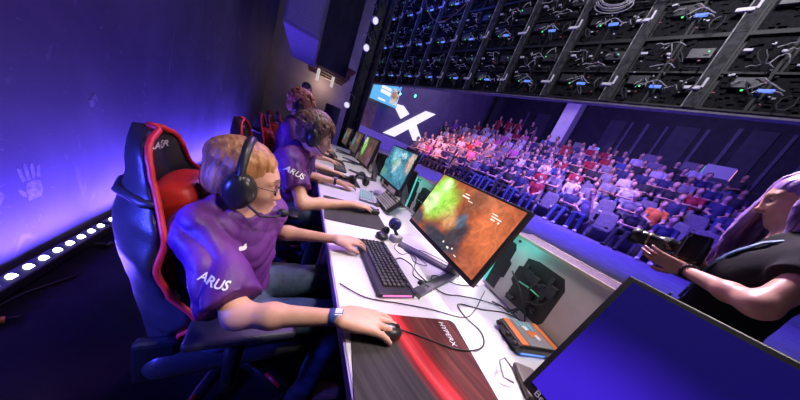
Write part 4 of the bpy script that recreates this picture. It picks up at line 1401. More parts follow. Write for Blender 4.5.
def bound_headset(hc, hax, label, name='headset', mic=True, s=1.0, band_t=0.0):
    """headset worn on a head: centre hc, axes (forward, left, up)"""
    f, l, u = [Vector(x) for x in hax]; c = Vector(hc)
    t = thing(name, label, 'headset', c, 0, 'headsets worn by the players')
    def W(a, b, d): return (f * a + l * b + u * d) * s
    R = basis(f, l, u)
    mb = MB(); pts = []
    for k in range(19):
        a = PI * k / 18
        pts.append(W(-.012 + band_t * math.sin(a), .104 * math.cos(a), .018 + .125 * math.sin(a)))
    mb.tube(pts, [.0105 + .005 * math.sin(PI * k / 18) for k in range(19)], 10, flat=.9); mb.build('headband', M['plastic'], t)
    MB().tube([p * .955 for p in pts[4:15]], .012, 8).build('cushion', M['leather'], t)
    for q in (-1, 1):
        cupR = R @ Euler((-q * PI / 2, 0, 0)).to_matrix()
        o = W(-.012, q * .092, -.008)
        cup = MB().lathe([(.01, -.014), (.040, -.014), (.049, -.004), (.047, .010), (.040, .022), (.02, .028), (.004, .029)], o, 26, cupR)
        for v in cup.bm.verts:   # ear cups are taller than wide
            dv = v.co - o; v.co += u * dv.dot(u) * .18 - f * dv.dot(f) * .16
        cup = cup.build('ear_cup', M['plastic_s'], t)
        pad = MB().tube([o - l * q * .014 * s + (f * math.cos(a) * .036 + u * math.sin(a) * .047) * s for a in [2 * PI * k / 20 for k in range(20)]], .014 * s, 8, closed=True).build('ear_pad', M['leather'], cup)
        ring = MB().tube([o + l * q * .022 * s + (f * math.cos(a) * .026 + u * math.sin(a) * .032) * s for a in [2 * PI * k / 20 for k in range(20)]], .0025 * s, 6, closed=True).build('trim_ring', mat('ring_grey', (.12, .12, .13), rough=.35) if 'ring_grey' not in bpy.data.materials else bpy.data.materials['ring_grey'], cup)
        MB().tube([o + l * q * .016 * s + u * .02 * s, o + l * q * .02 * s + u * .055 * s, W(-.012, q * .1045, .03)], .009 * s, 8).build('slider', M['plastic'], cup)
    if mic:
        b0 = W(.01, -.11, -.035); b3 = W(.125, -.035, -.082)
        mpart = MB().tube([b0, W(.06, -.112, -.075), W(.105, -.075, -.085), b3], .004 * s, 6).build('microphone_boom', M['rubber'], t)
        MB().sphere(b3, .017 * s, (1.25, 1, 1), R).build('foam_tip', M['rubber'], mpart)
    return t


def eyeglasses(hc, hax, label, s=.94):
    f, l, u = [Vector(x) for x in hax]; c = Vector(hc)
    t = thing('eyeglasses', label, 'glasses', c)
    def W(a, b, d): return (f * a + l * b + u * d) * s
    mr = M['rubber']
    mb = MB()
    for q in (-1, 1):
        mb.tube([W(.101 - .012 * abs(math.cos(a) * .5 + q * .0), q * .034 + .024 * math.cos(a), .008 + .0165 * math.sin(a)) for a in [2 * PI * k / 24 for k in range(24)]], .0014, 6, closed=True)
        mb.tube([W(.098, q * .058, .014), W(.085, q * .074, .014), W(.0, q * .083, .010), W(-.02, q * .083, .002)], .0015, 6)
    mb.tube([W(.101, -.010, .012), W(.105, 0, .015), W(.101, .010, .012)], .0013, 6)
    mb.build('frame', mr, t)
    m, nt, b = new_mat('lens_glass') if 'lens_glass' not in bpy.data.materials else (bpy.data.materials['lens_glass'], None, None)
    if b:
        b.inputs['Transmission Weight'].default_value = 1; b.inputs['Roughness'].default_value = .02; b.inputs['IOR'].default_value = 1.05
    for q in (-1, 1):
        mb = MB(); vs = [W(.099 - .012 * abs(math.cos(a) * .5), q * .034 + .023 * math.cos(a), .008 + .0157 * math.sin(a)) for a in [2 * PI * k / 20 for k in range(20)]]
        A = [mb.bm.verts.new(v) for v in vs]; B = [mb.bm.verts.new(v - f * .001) for v in vs]
        mb.bm.faces.new(A); mb.bm.faces.new(B[::-1])
        for k in range(20): mb.bm.faces.new((A[k], B[k], B[(k + 1) % 20], A[(k + 1) % 20]))
        mb.build('lens', m, t)
    return t


SKIN = lambda: [M['skin'], M['lip'], M['eye'], M['iris'], M['brow']]
A_ = np.array

# ---------------------------------------------------------------- near player
hax = frame((.985, .02, -.17), (.17, 0.03, .98))
J = dict(head=A_((-.123, .830, .980)), hax=hax, neck=A_((-.155, .81, .885)), chest=A_((-.128, .80, .745)), pelvis=A_((-.11, .79, .52)), shR=(-.190, .715, .838), shL=(-.058, .878, .855),
         elR=(-.048, .515, .722), wrR=(.19, .432, .795), elL=(-.045, 1.0, .715), wrL=(.225, .85, .80),
         hipR=(-.10, .70, .50), hipL=(-.06, .89, .50), knR=(.29, .71, .52), knL=(.29, .95, .53), anR=(.24, .68, .09), anL=(.26, .98, .09), axes=frame((.76, -.65, 0)), s=.86, **{'as': .78})
p1 = thing('person', 'near player in purple jersey and glasses, hand on mouse', 'person', (0, 0, 0))
S = SDF(); head(S, J['head'], hax[0], hax[2], .95); torso(S, J); limbs(S, J)
hand(S, J['wrR'], (.96, -.16, -.05), (0.05, 0, 1), 1, (.24, .18, .20, .26), 1.08, .14, thumb=(.75, .6, -.25), lift=-.04)
hand(S, J['wrL'], (.95, .16, -.02), (0.1, 0, 1), -1, (.38, .36, .38, .40), .9, .12, thumb=(.8, .55, -.3), lift=.08)
for q in 'RL': S.cap(J['an' + q], A_(J['an' + q]) + A_((.15, 0, -.045)), .04, .035, k=.02)
S.build('body', .0042, SKIN(), p1)
S = SDF(); torso(S, J, .014, neck=False)
sleeve(S, J['shR'], J['elR'], .86, .052, .068); sleeve(S, J['shL'], J['elL'], .85, .05, .055)
nb = A_(J['neck']); S.cap(nb + A_((.03, -.02, -.02)), nb + A_((.02, -.01, .10)), .052, .066, k=.012, op='s')
S.cut((0, 0, .46), (0, 0, -1))
j1 = S.build('jersey', .005, [M['jersey']], p1, wrinkle(.016, 1.9, 3), 0)
S = SDF(); S.ell(J['pelvis'], (.128, .168, .118), None, k=.04); limbs(S, J, .013, arms=False); S.cut((0, 0, .12), (0, 0, -1))
S.build('jeans', .009, [M['jeans']], p1, wrinkle(.005, .9, 8))
for q in 'RL':
    a = A_(J['an' + q]); S = SDF(); S.cap(a + A_((-.03, 0, -.04)), a + A_((.17, 0, -.055)), .045, .036, k=.02); S.cap(a, a + A_((0, 0, .03)), .05, .05, k=.03); S.cut((0, 0, .003), (0, 0, -1)); S.build('shoe', .009, [M['shoe']], p1)


def hair_short(J, mats, parent, seed, vol=.018, fringe=True, curls=0, h=.0042, s=1.0):
    f, l, u = J['hax']; c = A_(J['head']); R = np.random.default_rng(seed)
    def W(a, b, d): return c + s * (a * f + b * l + d * u)
    S = SDF()
    S.ell(W(-.022, 0, .045), [s * x for x in (.100 + vol * .6, .080 + vol * .55, .074 + vol)], [f, l, u], k=.02)
    S.ell(W(-.06, 0, -.02), [s * x for x in (.058 + vol * .5, .072 + vol * .3, .065)], [f, l, u], k=.03)
    # clear the face and the neck
    S.ell(W(.108, 0, -.018), [s * x for x in (.088, .090, .085)], [f, l, u], k=.01, op='s')
    S.ell(W(.02, 0, -.115), [s * x for x in (.11, .11, .07)], [f, l, u], k=.01, op='s')
    if curls:
        for i in range(curls):
            th, ph = R.uniform(0, 2 * PI), R.uniform(.0, 1.75)
            dv = A_((math.cos(th) * math.sin(ph), math.sin(th) * math.sin(ph), math.cos(ph)))
            if dv[0] > .72 and dv[2] < .1: continue
            p = W(-.02 + dv[0] * (.105 + vol * .7), dv[1] * (.082 + vol * .7), .045 + dv[2] * (.088 + vol))
            if dv[2] < .25 and dv[0] > .35: continue
            if dv[2] < -.1 and dv[0] > .1: continue
            t1 = nrm(np.cross(dv, R.normal(size=3)))
            q = [p + s * (.016 * math.cos(a) * t1 + .014 * math.sin(a) * np.cross(dv, t1)) + dv[0] * f * 0 for a in np.linspace(0, R.uniform(3, 5), 6)]
            S.chain(q, [.0085 * s] * 5 + [.005 * s], .004)
    else:
        for i in range(170):
            th = R.uniform(-PI, PI)
            L_ = R.uniform(.75, 1.0)
            frontness = math.cos(th)
            end = 1.35 + .5 * (1 - frontness) * .5 + (.25 if abs(frontness) < .5 else 0)
            if frontness > .55: end = R.uniform(1.08, 1.34) if fringe else .9
            pts = []
            for a in np.linspace(.12, end * L_, 7):
                sw = th + .5 * (a - .12) * (1 if math.sin(th) > 0 else -1) * (0.5 if frontness > .2 else 0)
                rr = 1.0 + R.uniform(-.012, .02)
                dv = A_((math.cos(sw) * math.sin(a), math.sin(sw) * math.sin(a), math.cos(a)))
                pts.append(W(-.022 + dv[0] * (.100 + vol * .8) * rr, dv[1] * (.080 + vol * .6) * rr, .042 + dv[2] * (.077 + vol * 1.05) * rr))
            S.chain(pts, [.007 * s, .0075 * s, .0075 * s, .007 * s, .0065 * s, .005 * s, .003 * s], .007)
    return S.build('hair', h, mats, parent, strands(.0016 if not curls else .003, 420 if not curls else 300, seed), 1)


hair_short(J, [M['hair_ginger']], p1, 4, .002, s=.95)
hax_h = frame(hax[0] + A_((0, 0, .17)), (-.08, .0, 1)); bound_headset(J['head'] + A_((.008, 0, -.006)), hax_h, 'black headset with foam microphone on the near player in glasses', s=.92)
eyeglasses(J['head'], hax, 'thin dark framed eyeglasses on the near player')
# wristband
w = A_(J['wrR']); e = A_(J['elR']); dv = nrm(w - e); wb = thing('wristband', 'blue and white fabric wristband on the near player\'s right wrist', 'wristband', (0, 0, 0))
MB().tube([Vector(w - dv * .032), Vector(w + dv * .004)], .0222, 20).build('band', mat('band_blue', (.05, .10, .45), rough=.6, col2=(.12, .2, .6), vscale=60), wb)
mbw = MB(); cc = Vector(w - dv * .008); R_ = look(dv)
for k in range(5): mbw.box(cc + R_ @ Vector((0, -.010 + k * .005, .0222 - .0008 * (k - 2) ** 2)), (.018, .0045, .0012), R_)
mbw.build('white_print', M['lettering'], wb)
# jersey lettering, laid on the cloth
f_, l_, u_ = J['axes']
sd = nrm(A_(J['elR']) - A_(J['shR']))
mid = A_(J['shR']) + sd * .125
outw = nrm(A_((.15, -1.0, .25)))
ex = nrm(A_((.86, .25, -.16)) - outw * (A_((.86, .25, -.16)) @ outw)); ey = np.cross(outw, ex)
text_on('lettering', 'ARUS', .025, Vector(mid + outw * .09), Vector(ex), Vector(ey), M['lettering'], p1, target=j1, shear=.3, bold=.0006)
cw = A_((-.045, .66, .80)); fo = nrm(A_((.80, -.6, .1)))
lm = text_on('lettering', '~', .05, Vector(cw + fo * .08), Vector(nrm(np.cross((0, 0, 1), fo))), Vector((0, 0, 1)), M['lettering'], p1, target=j1, bold=.004)

# ---------------------------------------------------------------- second player
hax2 = frame((.93, -.12, -.12), (.14, 0, .99))
J2 = dict(head=A_((.09, 1.60, 1.12)), hax=hax2, neck=A_((.03, 1.62, 1.01)), chest=A_((-.005, 1.66, .86)), pelvis=A_((-.09, 1.80, .56)), shR=(-.025, 1.475, .945), shL=(.05, 1.78, .95),
          elR=(.09, 1.31, .755), wrR=(.40, 1.385, .797), elL=(.10, 1.90, .775), wrL=(.37, 1.885, .80), hipR=(-.1, 1.68, .52), hipL=(-.1, 1.90, .52), knR=(.3, 1.66, .53), knL=(.3, 1.95, .53), anR=(.25, 1.62, .09), anL=(.25, 1.96, .09), axes=frame((.9, -.3, -.25), (.25, -.05, .95)), s=.98)
p2 = thing('person', 'curly brown haired player in purple jersey leaning over a dark mat', 'person', (0, 0, 0))
S = SDF(); head(S, J2['head'], hax2[0], hax2[2], .93); torso(S, J2); limbs(S, J2)
hand(S, J2['wrR'], (.98, .18, -.03), (0.05, 0, 1), 1, (.25, .22, .24, .28), 1.0, .12, thumb=(.75, .6, -.25), lift=-.03)
hand(S, J2['wrL'], (.95, .22, -.02), (0.1, 0, 1), -1, (.34, .32, .34, .36), 1.0, .12, thumb=(.8, .55, -.3), lift=.06)
for q in 'RL': S.cap(J2['an' + q], A_(J2['an' + q]) + A_((.15, 0, -.045)), .04, .035, k=.02)
S.build('body', .0055, SKIN(), p2)
S = SDF(); torso(S, J2, .014, neck=False); sleeve(S, J2['shR'], J2['elR'], .66, .066, .072); sleeve(S, J2['shL'], J2['elL'], .66, .066, .070)
nb = A_(J2['neck']); S.cap(nb + A_((.02, 0, -.01)), nb + A_((.03, -.01, .10)), .062, .075, k=.012, op='s'); S.cut((0, 0, .48), (0, 0, -1))
j2 = S.build('jersey', .008, [M['jersey']], p2, wrinkle(.016, 1.9, 5), 0)
S = SDF(); S.ell(J2['pelvis'], (.128, .168, .118), None, k=.04); limbs(S, J2, .013, arms=False); S.build('jeans', .014, [M['jeans']], p2)
hair_short(J2, [M['hair_brown']], p2, 9, .022, curls=300, h=.005, s=.95)
bound_headset(J2['head'], frame((.99, -.1, 0), (0, 0, 1)), 'black headset on the curly brown haired player', s=.98)
sd = nrm(A_(J2['elR']) - A_(J2['shR'])); outw = nrm(A_((.1, -1, .2))); ex = nrm(A_((.9, .1, -.25)) - outw * (A_((.9, .1, -.25)) @ outw)); ey = np.cross(outw, ex)
text_on('lettering', 'ARUS', .045, Vector(A_(J2['shR']) + sd * .07 + outw * .09), Vector(ex), Vector(ey), M['lettering'], p2, target=j2, shear=.3, bold=.001)
wbb = thing('wristwatch', 'dark wristwatch on the curly haired player\'s left wrist', 'watch', (0, 0, 0))
w = A_(J2['wrL']); dv = nrm(w - A_(J2['elL'])); MB().tube([Vector(w - dv * .05), Vector(w - dv * .03)], .0325, 16).build('strap', M['rubber'], wbb); MB().box(Vector(w - dv * .04 + A_((0, 0, .033))), (.03, .034, .008), look(dv), .004).build('dial', M['steel'], wbb)

# ---------------------------------------------------------------- third and fourth players
def far_player(dy, dx, label, hairm, seed, seat_y, tagname):
    hx = frame((.9, -.2, -.15), (.12, 0, .99))
    o = A_((dx, dy, 0))
    Jq = dict(head=A_((-.02, 0, 1.255)) + o, hax=hx, neck=A_((-.05, .01, 1.12)) + o, chest=A_((-.07, .03, .95)) + o, pelvis=A_((-.10, .1, .58)) + o, shR=A_((-.07, -.16, 1.05)) + o, shL=A_((.0, .18, 1.05)) + o,
              elR=A_((.08, -.38, .80)) + o, wrR=A_((.36, -.39, .797)) + o, elL=A_((.12, .2, .80)) + o, wrL=A_((.40, .22, .80)) + o, hipR=A_((-.1, .0, .54)) + o, hipL=A_((-.1, .2, .54)) + o, knR=A_((.3, -.02, .53)) + o, knL=A_((.3, .24, .53)) + o, anR=A_((.25, 0, .09)) + o, anL=A_((.25, .24, .09)) + o, axes=frame((.95, -.2, -.15), (.15, 0, .95)), s=1.0)
    p = thing('person', label, 'person', (0, 0, 0))
    S = SDF(); head(S, Jq['head'], hx[0], hx[2], 1.0); torso(S, Jq); limbs(S, Jq)
    hand(S, Jq['wrR'], (.98, .1, -.03), (0.05, 0, 1), 1, (.25, .22, .24, .28), 1.0, .12, lift=-.03)
    hand(S, Jq['wrL'], (.95, .1, -.02), (0.1, 0, 1), -1, (.34, .32, .34, .36), 1.0, .12, lift=.05)
    for q in 'RL': S.cap(Jq['an' + q], A_(Jq['an' + q]) + A_((.15, 0, -.045)), .04, .035, k=.02)
    S.build('body', .0075, SKIN(), p)
    S = SDF(); torso(S, Jq, .014, neck=False); sleeve(S, Jq['shR'], Jq['elR'], .55, .066, .072); sleeve(S, Jq['shL'], Jq['elL'], .55, .066, .070); S.cut((0, 0, .48), (0, 0, -1))
    S.build('jersey', .011, [M['jersey']], p, wrinkle(.005, 1, seed))
    S = SDF(); S.ell(Jq['pelvis'], (.128, .168, .118), None, k=.04); limbs(S, Jq, .013, arms=False); S.build('jeans', .016, [M['jeans']], p)
    hair_short(Jq, [M[hairm]], p, seed, .026, curls=160, h=.007, s=1.05)
    bound_headset(Jq['head'], hx, tagname, mic=False, s=1.05)


far_player(2.66, -.02, 'ginger haired player in purple jersey behind the curly haired player', 'hair_red', 21, 2.8, 'black headset on the ginger haired player')
far_player(3.70, .02, 'fourth player in the row, hidden except forearms and hands', 'hair_brown', 33, 3.75, 'black headset on the fourth player, mostly hidden')

# ---------------------------------------------------------------- photographer
M['shirt_black'] = mat('shirt_black', (.006, .006, .009), rough=.85, spec=.2, var=.2, vscale=10, bump=.2, bscale=40)
M['skirt_navy'] = mat('skirt_navy', (.014, .02, .04), rough=.8, var=.2, vscale=14, bump=.3, bscale=60)
hw = frame((-.25, .93, -.42), (0.0, .35, .93))
JW = dict(head=A_((1.690, .160, 1.60)), hax=hw, neck=A_((1.655, .11, 1.465)), chest=A_((1.615, .11, 1.26)), pelvis=A_((1.60, .12, .98)), shL=(1.475, .02, 1.40), shR=(1.80, .07, 1.40),
          elL=(1.325, .055, 1.205), wrL=(1.505, .25, 1.215), elR=(1.87, .22, 1.20), wrR=(1.68, .27, 1.27),
          hipL=(1.51, .10, .92), hipR=(1.69, .12, .92), knL=(1.51, .12, .50), knR=(1.69, .14, .50), anL=(1.51, .07, .08), anR=(1.69, .10, .08), axes=frame((-.18, .98, -.1), (0, .1, 1)), s=.88)
pw = thing('person', 'woman with long violet hair in black, holding a long lens camera', 'person', (0, 0, 0))
S = SDF(); head(S, JW['head'], hw[0], hw[2], .88, 1); torso(S, JW); limbs(S, JW)
hand(S, JW['wrL'], (-.02, .95, .08), (-.75, .1, -.62), 1, (.30, .22, .2, .2), .92, .10, thumb=(.55, .75, .1), lift=.0)
hand(S, JW['wrR'], (-.45, .25, .12), (.6, .7, .2), -1, (.6, .6, .6, .6), .9, .05, thumb=(.5, .6, .0))
for q in 'RL': S.cap(JW['an' + q], A_(JW['an' + q]) + A_((0, .15, -.045)), .04, .035, k=.02)
S.build('body', .0042, SKIN(), pw)
S = SDF(); torso(S, JW, .014, neck=False); sleeve(S, JW['shL'], JW['elL'], .45, .062, .066); sleeve(S, JW['shR'], JW['elR'], .45, .062, .066)
nb = A_(JW['neck']); S.cap(nb + A_((0, .02, -.01)), nb + A_((0, .02, .1)), .06, .075, k=.012, op='s'); S.cut((0, 0, .90), (0, 0, -1))
S.build('shirt', .008, [M['shirt_black']], pw, wrinkle(.006, .8, 13))
S = SDF(); S.ell(JW['pelvis'], (.13, .165, .13), None, k=.04); S.cap((1.60, .11, .95), (1.60, .11, .45), .17, .22, k=.05); S.cut((0, 0, .46), (0, 0, -1)); S.cut((0, 0, 1.07), (0, 0, 1))
S.build('skirt', .012, [M['skirt_navy']], pw, wrinkle(.006, .7, 3))
for q in 'RL':
    a = A_(JW['an' + q]); S = SDF(); S.cap(a + A_((0, -.03, -.04)), a + A_((0, .17, -.055)), .042, .034, k=.02); S.cut((0, 0, .003), (0, 0, -1)); S.build('shoe', .01, [M['shoe']], pw)
# long wavy hair
f, l, u = hw; c = JW['head']; R = np.random.default_rng(5)
def W(a, b, d): return c + .86 * (a * f + b * l + d * u)
S = SDF()
S.ell(W(-.02, 0, .045), (.090, .075, .082), [f, l, u], k=.02)
S.ell(W(.10, -.0, -.035), (.080, .062, .085), [f, l, u], k=.01, op='s')
for i in range(120):
    th = R.uniform(-PI, PI)
    if -.6 < th < 1.45: continue
    side = 1 if math.sin(th) > 0 else -1
    pts = []
    ph, am = R.uniform(0, 6), R.uniform(.008, .02)
    for a in np.linspace(.1, 1.45, 6):
        dv = A_((math.cos(th) * math.sin(a), math.sin(th) * math.sin(a), math.cos(a)))
        rr = 1 + R.uniform(0, .05)
        pts.append(W(-.02 + dv[0] * .108 * rr, dv[1] * .092 * rr, .045 + dv[2] * .098 * rr))
    p = pts[-1]; out = (math.cos(th) * f * (1 if th < 0 else 1.6) + math.sin(th) * l)
    L_ = R.uniform(.12, .24) if th > 0 else R.uniform(.26, .42); n_ = 9
    for k in range(1, n_ + 1):
        t = k / n_
        q = p + A_((0, 0, -1)) * L_ * t + out * (.018 * math.sin(t * PI * .8)) + (nrm(np.cross(out, (0, 0, 1)))) * am * math.sin(6 * t + ph) + out * am * math.sin(5 * t + ph)
        pts.append(q)
    rs = list(np.concatenate([np.linspace(.010, .0125, 6), np.linspace(.0125, .004, n_)]))
    S.chain(pts, rs, .005)
S.build('hair', .0055, [M['hair_violet']], pw, strands(.0022, 380, 6), 1)

# camera with a long lens
cm = thing('photo_camera', 'black photo camera with a long zoom lens in the woman\'s hands', 'camera', (1.60, .30, 1.298), 0)
ax = Vector((-.08, .97, -.10)).normalized(); Rc = look(ax, (.15, 0, 1))
def CP(a, b, d): return Rc @ Vector((a, b, d))
MB().box(CP(-.015, 0, 0), (.05, .11, .070), Rc, .012, 3).box(CP(-.015, 0, .043), (.045, .05, .034), Rc, .012, 3).box(CP(-.006, -.046, 0), (.066, .026, .07), Rc, .010, 3).build('camera_body', M['plastic'], cm)
Rl = Rc @ Euler((0, PI / 2, 0)).to_matrix()
MB().lathe([(.02, .0), (.031, .005), (.031, .03), (.034, .034), (.034, .065), (.032, .07), (.032, .09), (.036, .10), (.036, .135), (.034, .14)], CP(.012, 0, -.005), 26, Rl).build('lens_barrel', M['plastic_s'], cm)
MB().lathe([(.0345, .038), (.0355, .04), (.0355, .06), (.0345, .062)], CP(.012, 0, -.005), 26, Rl).build('zoom_ring', mat('ring_rubber', (.045, .045, .05), rough=.7, bump=.6, bscale=400), cm)
MB().lathe([(.034, .135), (.039, .14), (.042, .17), (.0395, .17), (.036, .145), (.001, .142)], CP(.012, 0, -.005), 26, Rl).build('lens_hood', M['plastic'], cm)
MB().lathe([(.0365, .104), (.0372, .106), (.0372, .109), (.0365, .111)], CP(.012, 0, -.005), 26, Rl).build('gold_ring', mat('gold_ring', (.5, .38, .18), rough=.35, metal=.7), cm)
MB().box(CP(-.0405, 0, -.003), (.003, .06, .042), Rc, .001).build('display', mat('display_grey', (.10, .10, .13), rough=.2), cm)
MB().cyl(CP(-.012, -.036, .034), CP(-.012, -.036, .044), .009).build('dial', M['plastic'], cm)
# lanyard
ln = thing('lanyard', 'blue patterned lanyard hanging from the woman\'s neck', 'lanyard', (0, 0, 0))
MB().tube([(1.60, .05, 1.49), (1.565, .10, 1.46), (1.545, .155, 1.41), (1.545, .19, 1.35), (1.565, .215, 1.28), (1.59, .22, 1.2), (1.60, .225, 1.1)], .014, 8, flat=.4).build('strap', mat('lanyard_blue', (.03, .07, .22), rough=.6, col2=(.16, .30, .50), vscale=55), ln)
MB().box((1.605, .25, 1.04), (.085, .006, .12), (0, 0, .1), .002).build('badge', mat('badge', (.1, .15, .35), rough=.3), ln)
br = thing('bracelet', 'dark bead bracelet on the woman\'s left wrist', 'bracelet', (0, 0, 0))
w = A_(JW['wrL']); dv = nrm(w - A_(JW['elL'])); R_ = look(dv)
for k in range(14):
    a = 2 * PI * k / 14; MB().sphere(Vector(w - dv * .02) + R_ @ Vector((0, .0275 * math.cos(a), .0275 * math.sin(a))), .0062, u=8, v=6).build('bead', M['rubber'], br)
pt = thing('tattoo_sleeve', 'x', 'x') if False else None

# dark figure standing backstage
# ================================================================== the audience
def crowd_proto(pose):
    """one seated (or standing) figure, facing -v in the hall frame at origin; materials: skin, lips.., shirt 5, trousers 6, hair 7, shoes 8"""
    S = SDF(); r = random.Random(pose)
    stand = pose >= 10
    F = -np.array(HV); Lf = np.cross((0, 0, 1), F); U = A_((0, 0, 1))

    def W(a, b, c): return a * F + b * Lf + c * U
    zt = 0 if not stand else .42
    lean = {0: .06, 1: .18, 2: .32, 3: -.04, 10: 0, 11: .05}[pose]
    pel = W(0, 0, .52 if not stand else .95)
    che = pel + W(lean * .6, 0, .36); nb = che + W(lean * .35, 0, .17); hd = nb + W(.03 + lean * .25, 0, .16)
    hf = F + U * {0: 0, 1: -.15, 2: -.7, 3: .05, 10: 0, 11: -.1}[pose]
    f, l, u = frame(hf)
    S.ell(hd + u * .02, (.095, .075, .11), [f, l, u], k=.02, mat=0)
    S.ell(hd + f * .095 - u * .01, (.016, .012, .018), [f, l, u], k=.01, mat=0)
    S.ell(hd - f * .022 + u * .055, (.098, .086, .090), [f, l, u], k=.01, mat=2)
    S.cap(nb - U * .03, hd - u * .05, .055, .05, k=.02, mat=0)
    S.ell(che, (.115, .165, .18), [F, Lf, U], k=.05, mat=1); S.cap(pel, che, .14, .13, k=.05, mat=1)
    for q in (-1, 1):
        sh = nb + W(-.01, q * .18, -.06)
        S.cap(nb - U * .04, sh, .06, .06, k=.04, mat=1)
        if stand: el, wr = sh + W(.02, q * .07, -.28), sh + W(.16, q * .0, -.36 if pose == 10 else -.12)
        else:
            el = sh + W(.09, q * .025, -.26)
            wr = {0: pel + W(.34, q * .10, .13), 1: pel + W(.40, q * .05, .2), 2: hd + W(.06, q * .05, -.03) if q > 0 else pel + W(.42, -.08, .14), 3: pel + W(.25, q * .05, .22)}[pose]
        S.cap(sh, (sh + el) / 2, .055, .052, k=.03, mat=1); S.cap((sh + el) / 2, el, .046, .042, k=.02, mat=0); S.cap(el, wr, .042, .03, k=.02, mat=0); S.ell(wr + nrm(wr - el) * .05, (.055, .04, .03), None, k=.02, mat=0)
        hip = pel + W(0, q * .09, -.02)
        if stand: kn, an = hip + W(.03, 0, -.43), hip + W(-.01, q * .02, -.85)
        else: kn = pel + W(.45, q * .12, .02); an = W(.45 + {0: .05, 1: .12, 2: -.05, 3: .22}[pose], q * .12, .09)
        S.cap(hip, kn, .088, .065, k=.04, mat=3); S.cap(kn, an, .062, .042, k=.02, mat=3)
        S.cap(an + W(-.03, 0, -.045), an + W(.16, q * .02, -.05), .05, .042, k=.02, mat=4)
    return S.mesh('person', .018, None, 1)


shirt = {}
for n_, c_ in dict(navy=(.03, .035, .10), black=(.02, .02, .025), white=(.62, .6, .64), red=(.34, .02, .035), grey=(.22, .21, .24), blue=(.05, .09, .26), purple=(.2, .06, .34), pink=(.6, .16, .35), orange=(.8, .2, .04)).items():
    shirt[n_] = mat('shirt_' + n_, c_, rough=.75, var=.12, vscale=20)
trou = [mat('trousers_blue', (.05, .08, .2), rough=.8, var=.2), mat('trousers_black', (.02, .02, .03), rough=.8), mat('trousers_grey', (.18, .17, .2), rough=.8)]
hairs = [mat('hair_dark', (.03, .02, .016), rough=.6), mat('hair_mid', (.14, .07, .035), rough=.6), mat('hair_fair', (.4, .26, .13), rough=.6)]
hairn = ['dark', 'brown', 'fair']
shoes_ = [mat('shoes_white', (.7, .68, .7), rough=.6), mat('shoes_black', (.02, .02, .02), rough=.6)]
sk = [mat('skin_crowd', (.6, .36, .27), rough=.55), mat('skin_crowd_tan', (.38, .2, .13), rough=.55)]
base_mesh = {p: crowd_proto(p) for p in (0, 1, 2, 3, 10, 11)}
cache = {}


def crowd_person(pose, sc, tr, hr, sho, skn, loc, rz, label, group):
    key = (pose, sc, tr, hr, sho, skn)
    if key not in cache:
        me = base_mesh[pose].copy()
        for m in (sk[skn], shirt[sc], hairs[hr], trou[tr], shoes_[sho]): me.materials.append(m)
        cache[key] = me
    o = link(bpy.data.objects.new('person', cache[key])); o.location = loc; o.rotation_euler = (0, 0, rz); o.scale = (1.05, 1.05, 1.05) if group else (1, 1, 1)
    return tag(o, label, 'person', group)


# theatre seat
M['ladder'] = mat('ladder_pale', (.5, .36, .3), rough=.5)
mseat = mat('seat_cloth', (.14, .13, .18), rough=.8, var=.15, vscale=12, bump=.1, bscale=150)
mseatb = mat('seat_shell', (.45, .42, .5), rough=.5, var=.1)


def make_seat():
    t = thing('theatre_seat', 'x', 'seat')
    F = -HV
    def P(a, b, c): return F * a + HU * b + HZ * c
    mb = MB(); out = []
    for i in range(7):
        s = i / 6; w = .245 * (1 - .28 * max(0, s - .55) ** 2 / .2); x = -.13 - .13 * s
        out.append((s, w, x))
    Fr = [[P(x + .05 * (q / 4.0) ** 2 * .5, w * q / 4, .40 + .58 * s) for q in range(-4, 5)] for s, w, x in out]
    Bk = [[P(x - .07, w * q / 4 * .97, .40 + .58 * s) for q in range(4, -5, -1)] for s, w, x in out]
    a = mb.grid(Fr); b = mb.grid(Bk)
    n = len(a)
    for i in range(n - 1):
        mb.bm.faces.new((a[i][0], a[i + 1][0], b[i + 1][-1], b[i][-1])); mb.bm.faces.new((a[i + 1][-1], a[i][-1], b[i][0], b[i + 1][0]))
    for j in range(8): mb.bm.faces.new((a[-1][j], a[-1][j + 1], b[-1][7 - j], b[-1][8 - j])); mb.bm.faces.new((a[0][j + 1], a[0][j], b[0][8 - j], b[0][7 - j]))
    bmesh.ops.recalc_face_normals(mb.bm, faces=mb.bm.faces[:])
    mb.build('backrest', mseat, t)
    MB().box(P(.07, 0, .40), (.42, .46, .10), HR, .035, 3).build('seat_cushion', mseat, t)
    for q in (-1, 1): MB().box(P(.02, q * .275, .57), (.30, .045, .035), HR, .01).box(P(-.06, q * .275, .28), (.10, .03, .56), HR, .006).build('armrest', mseatb, t)
    return t


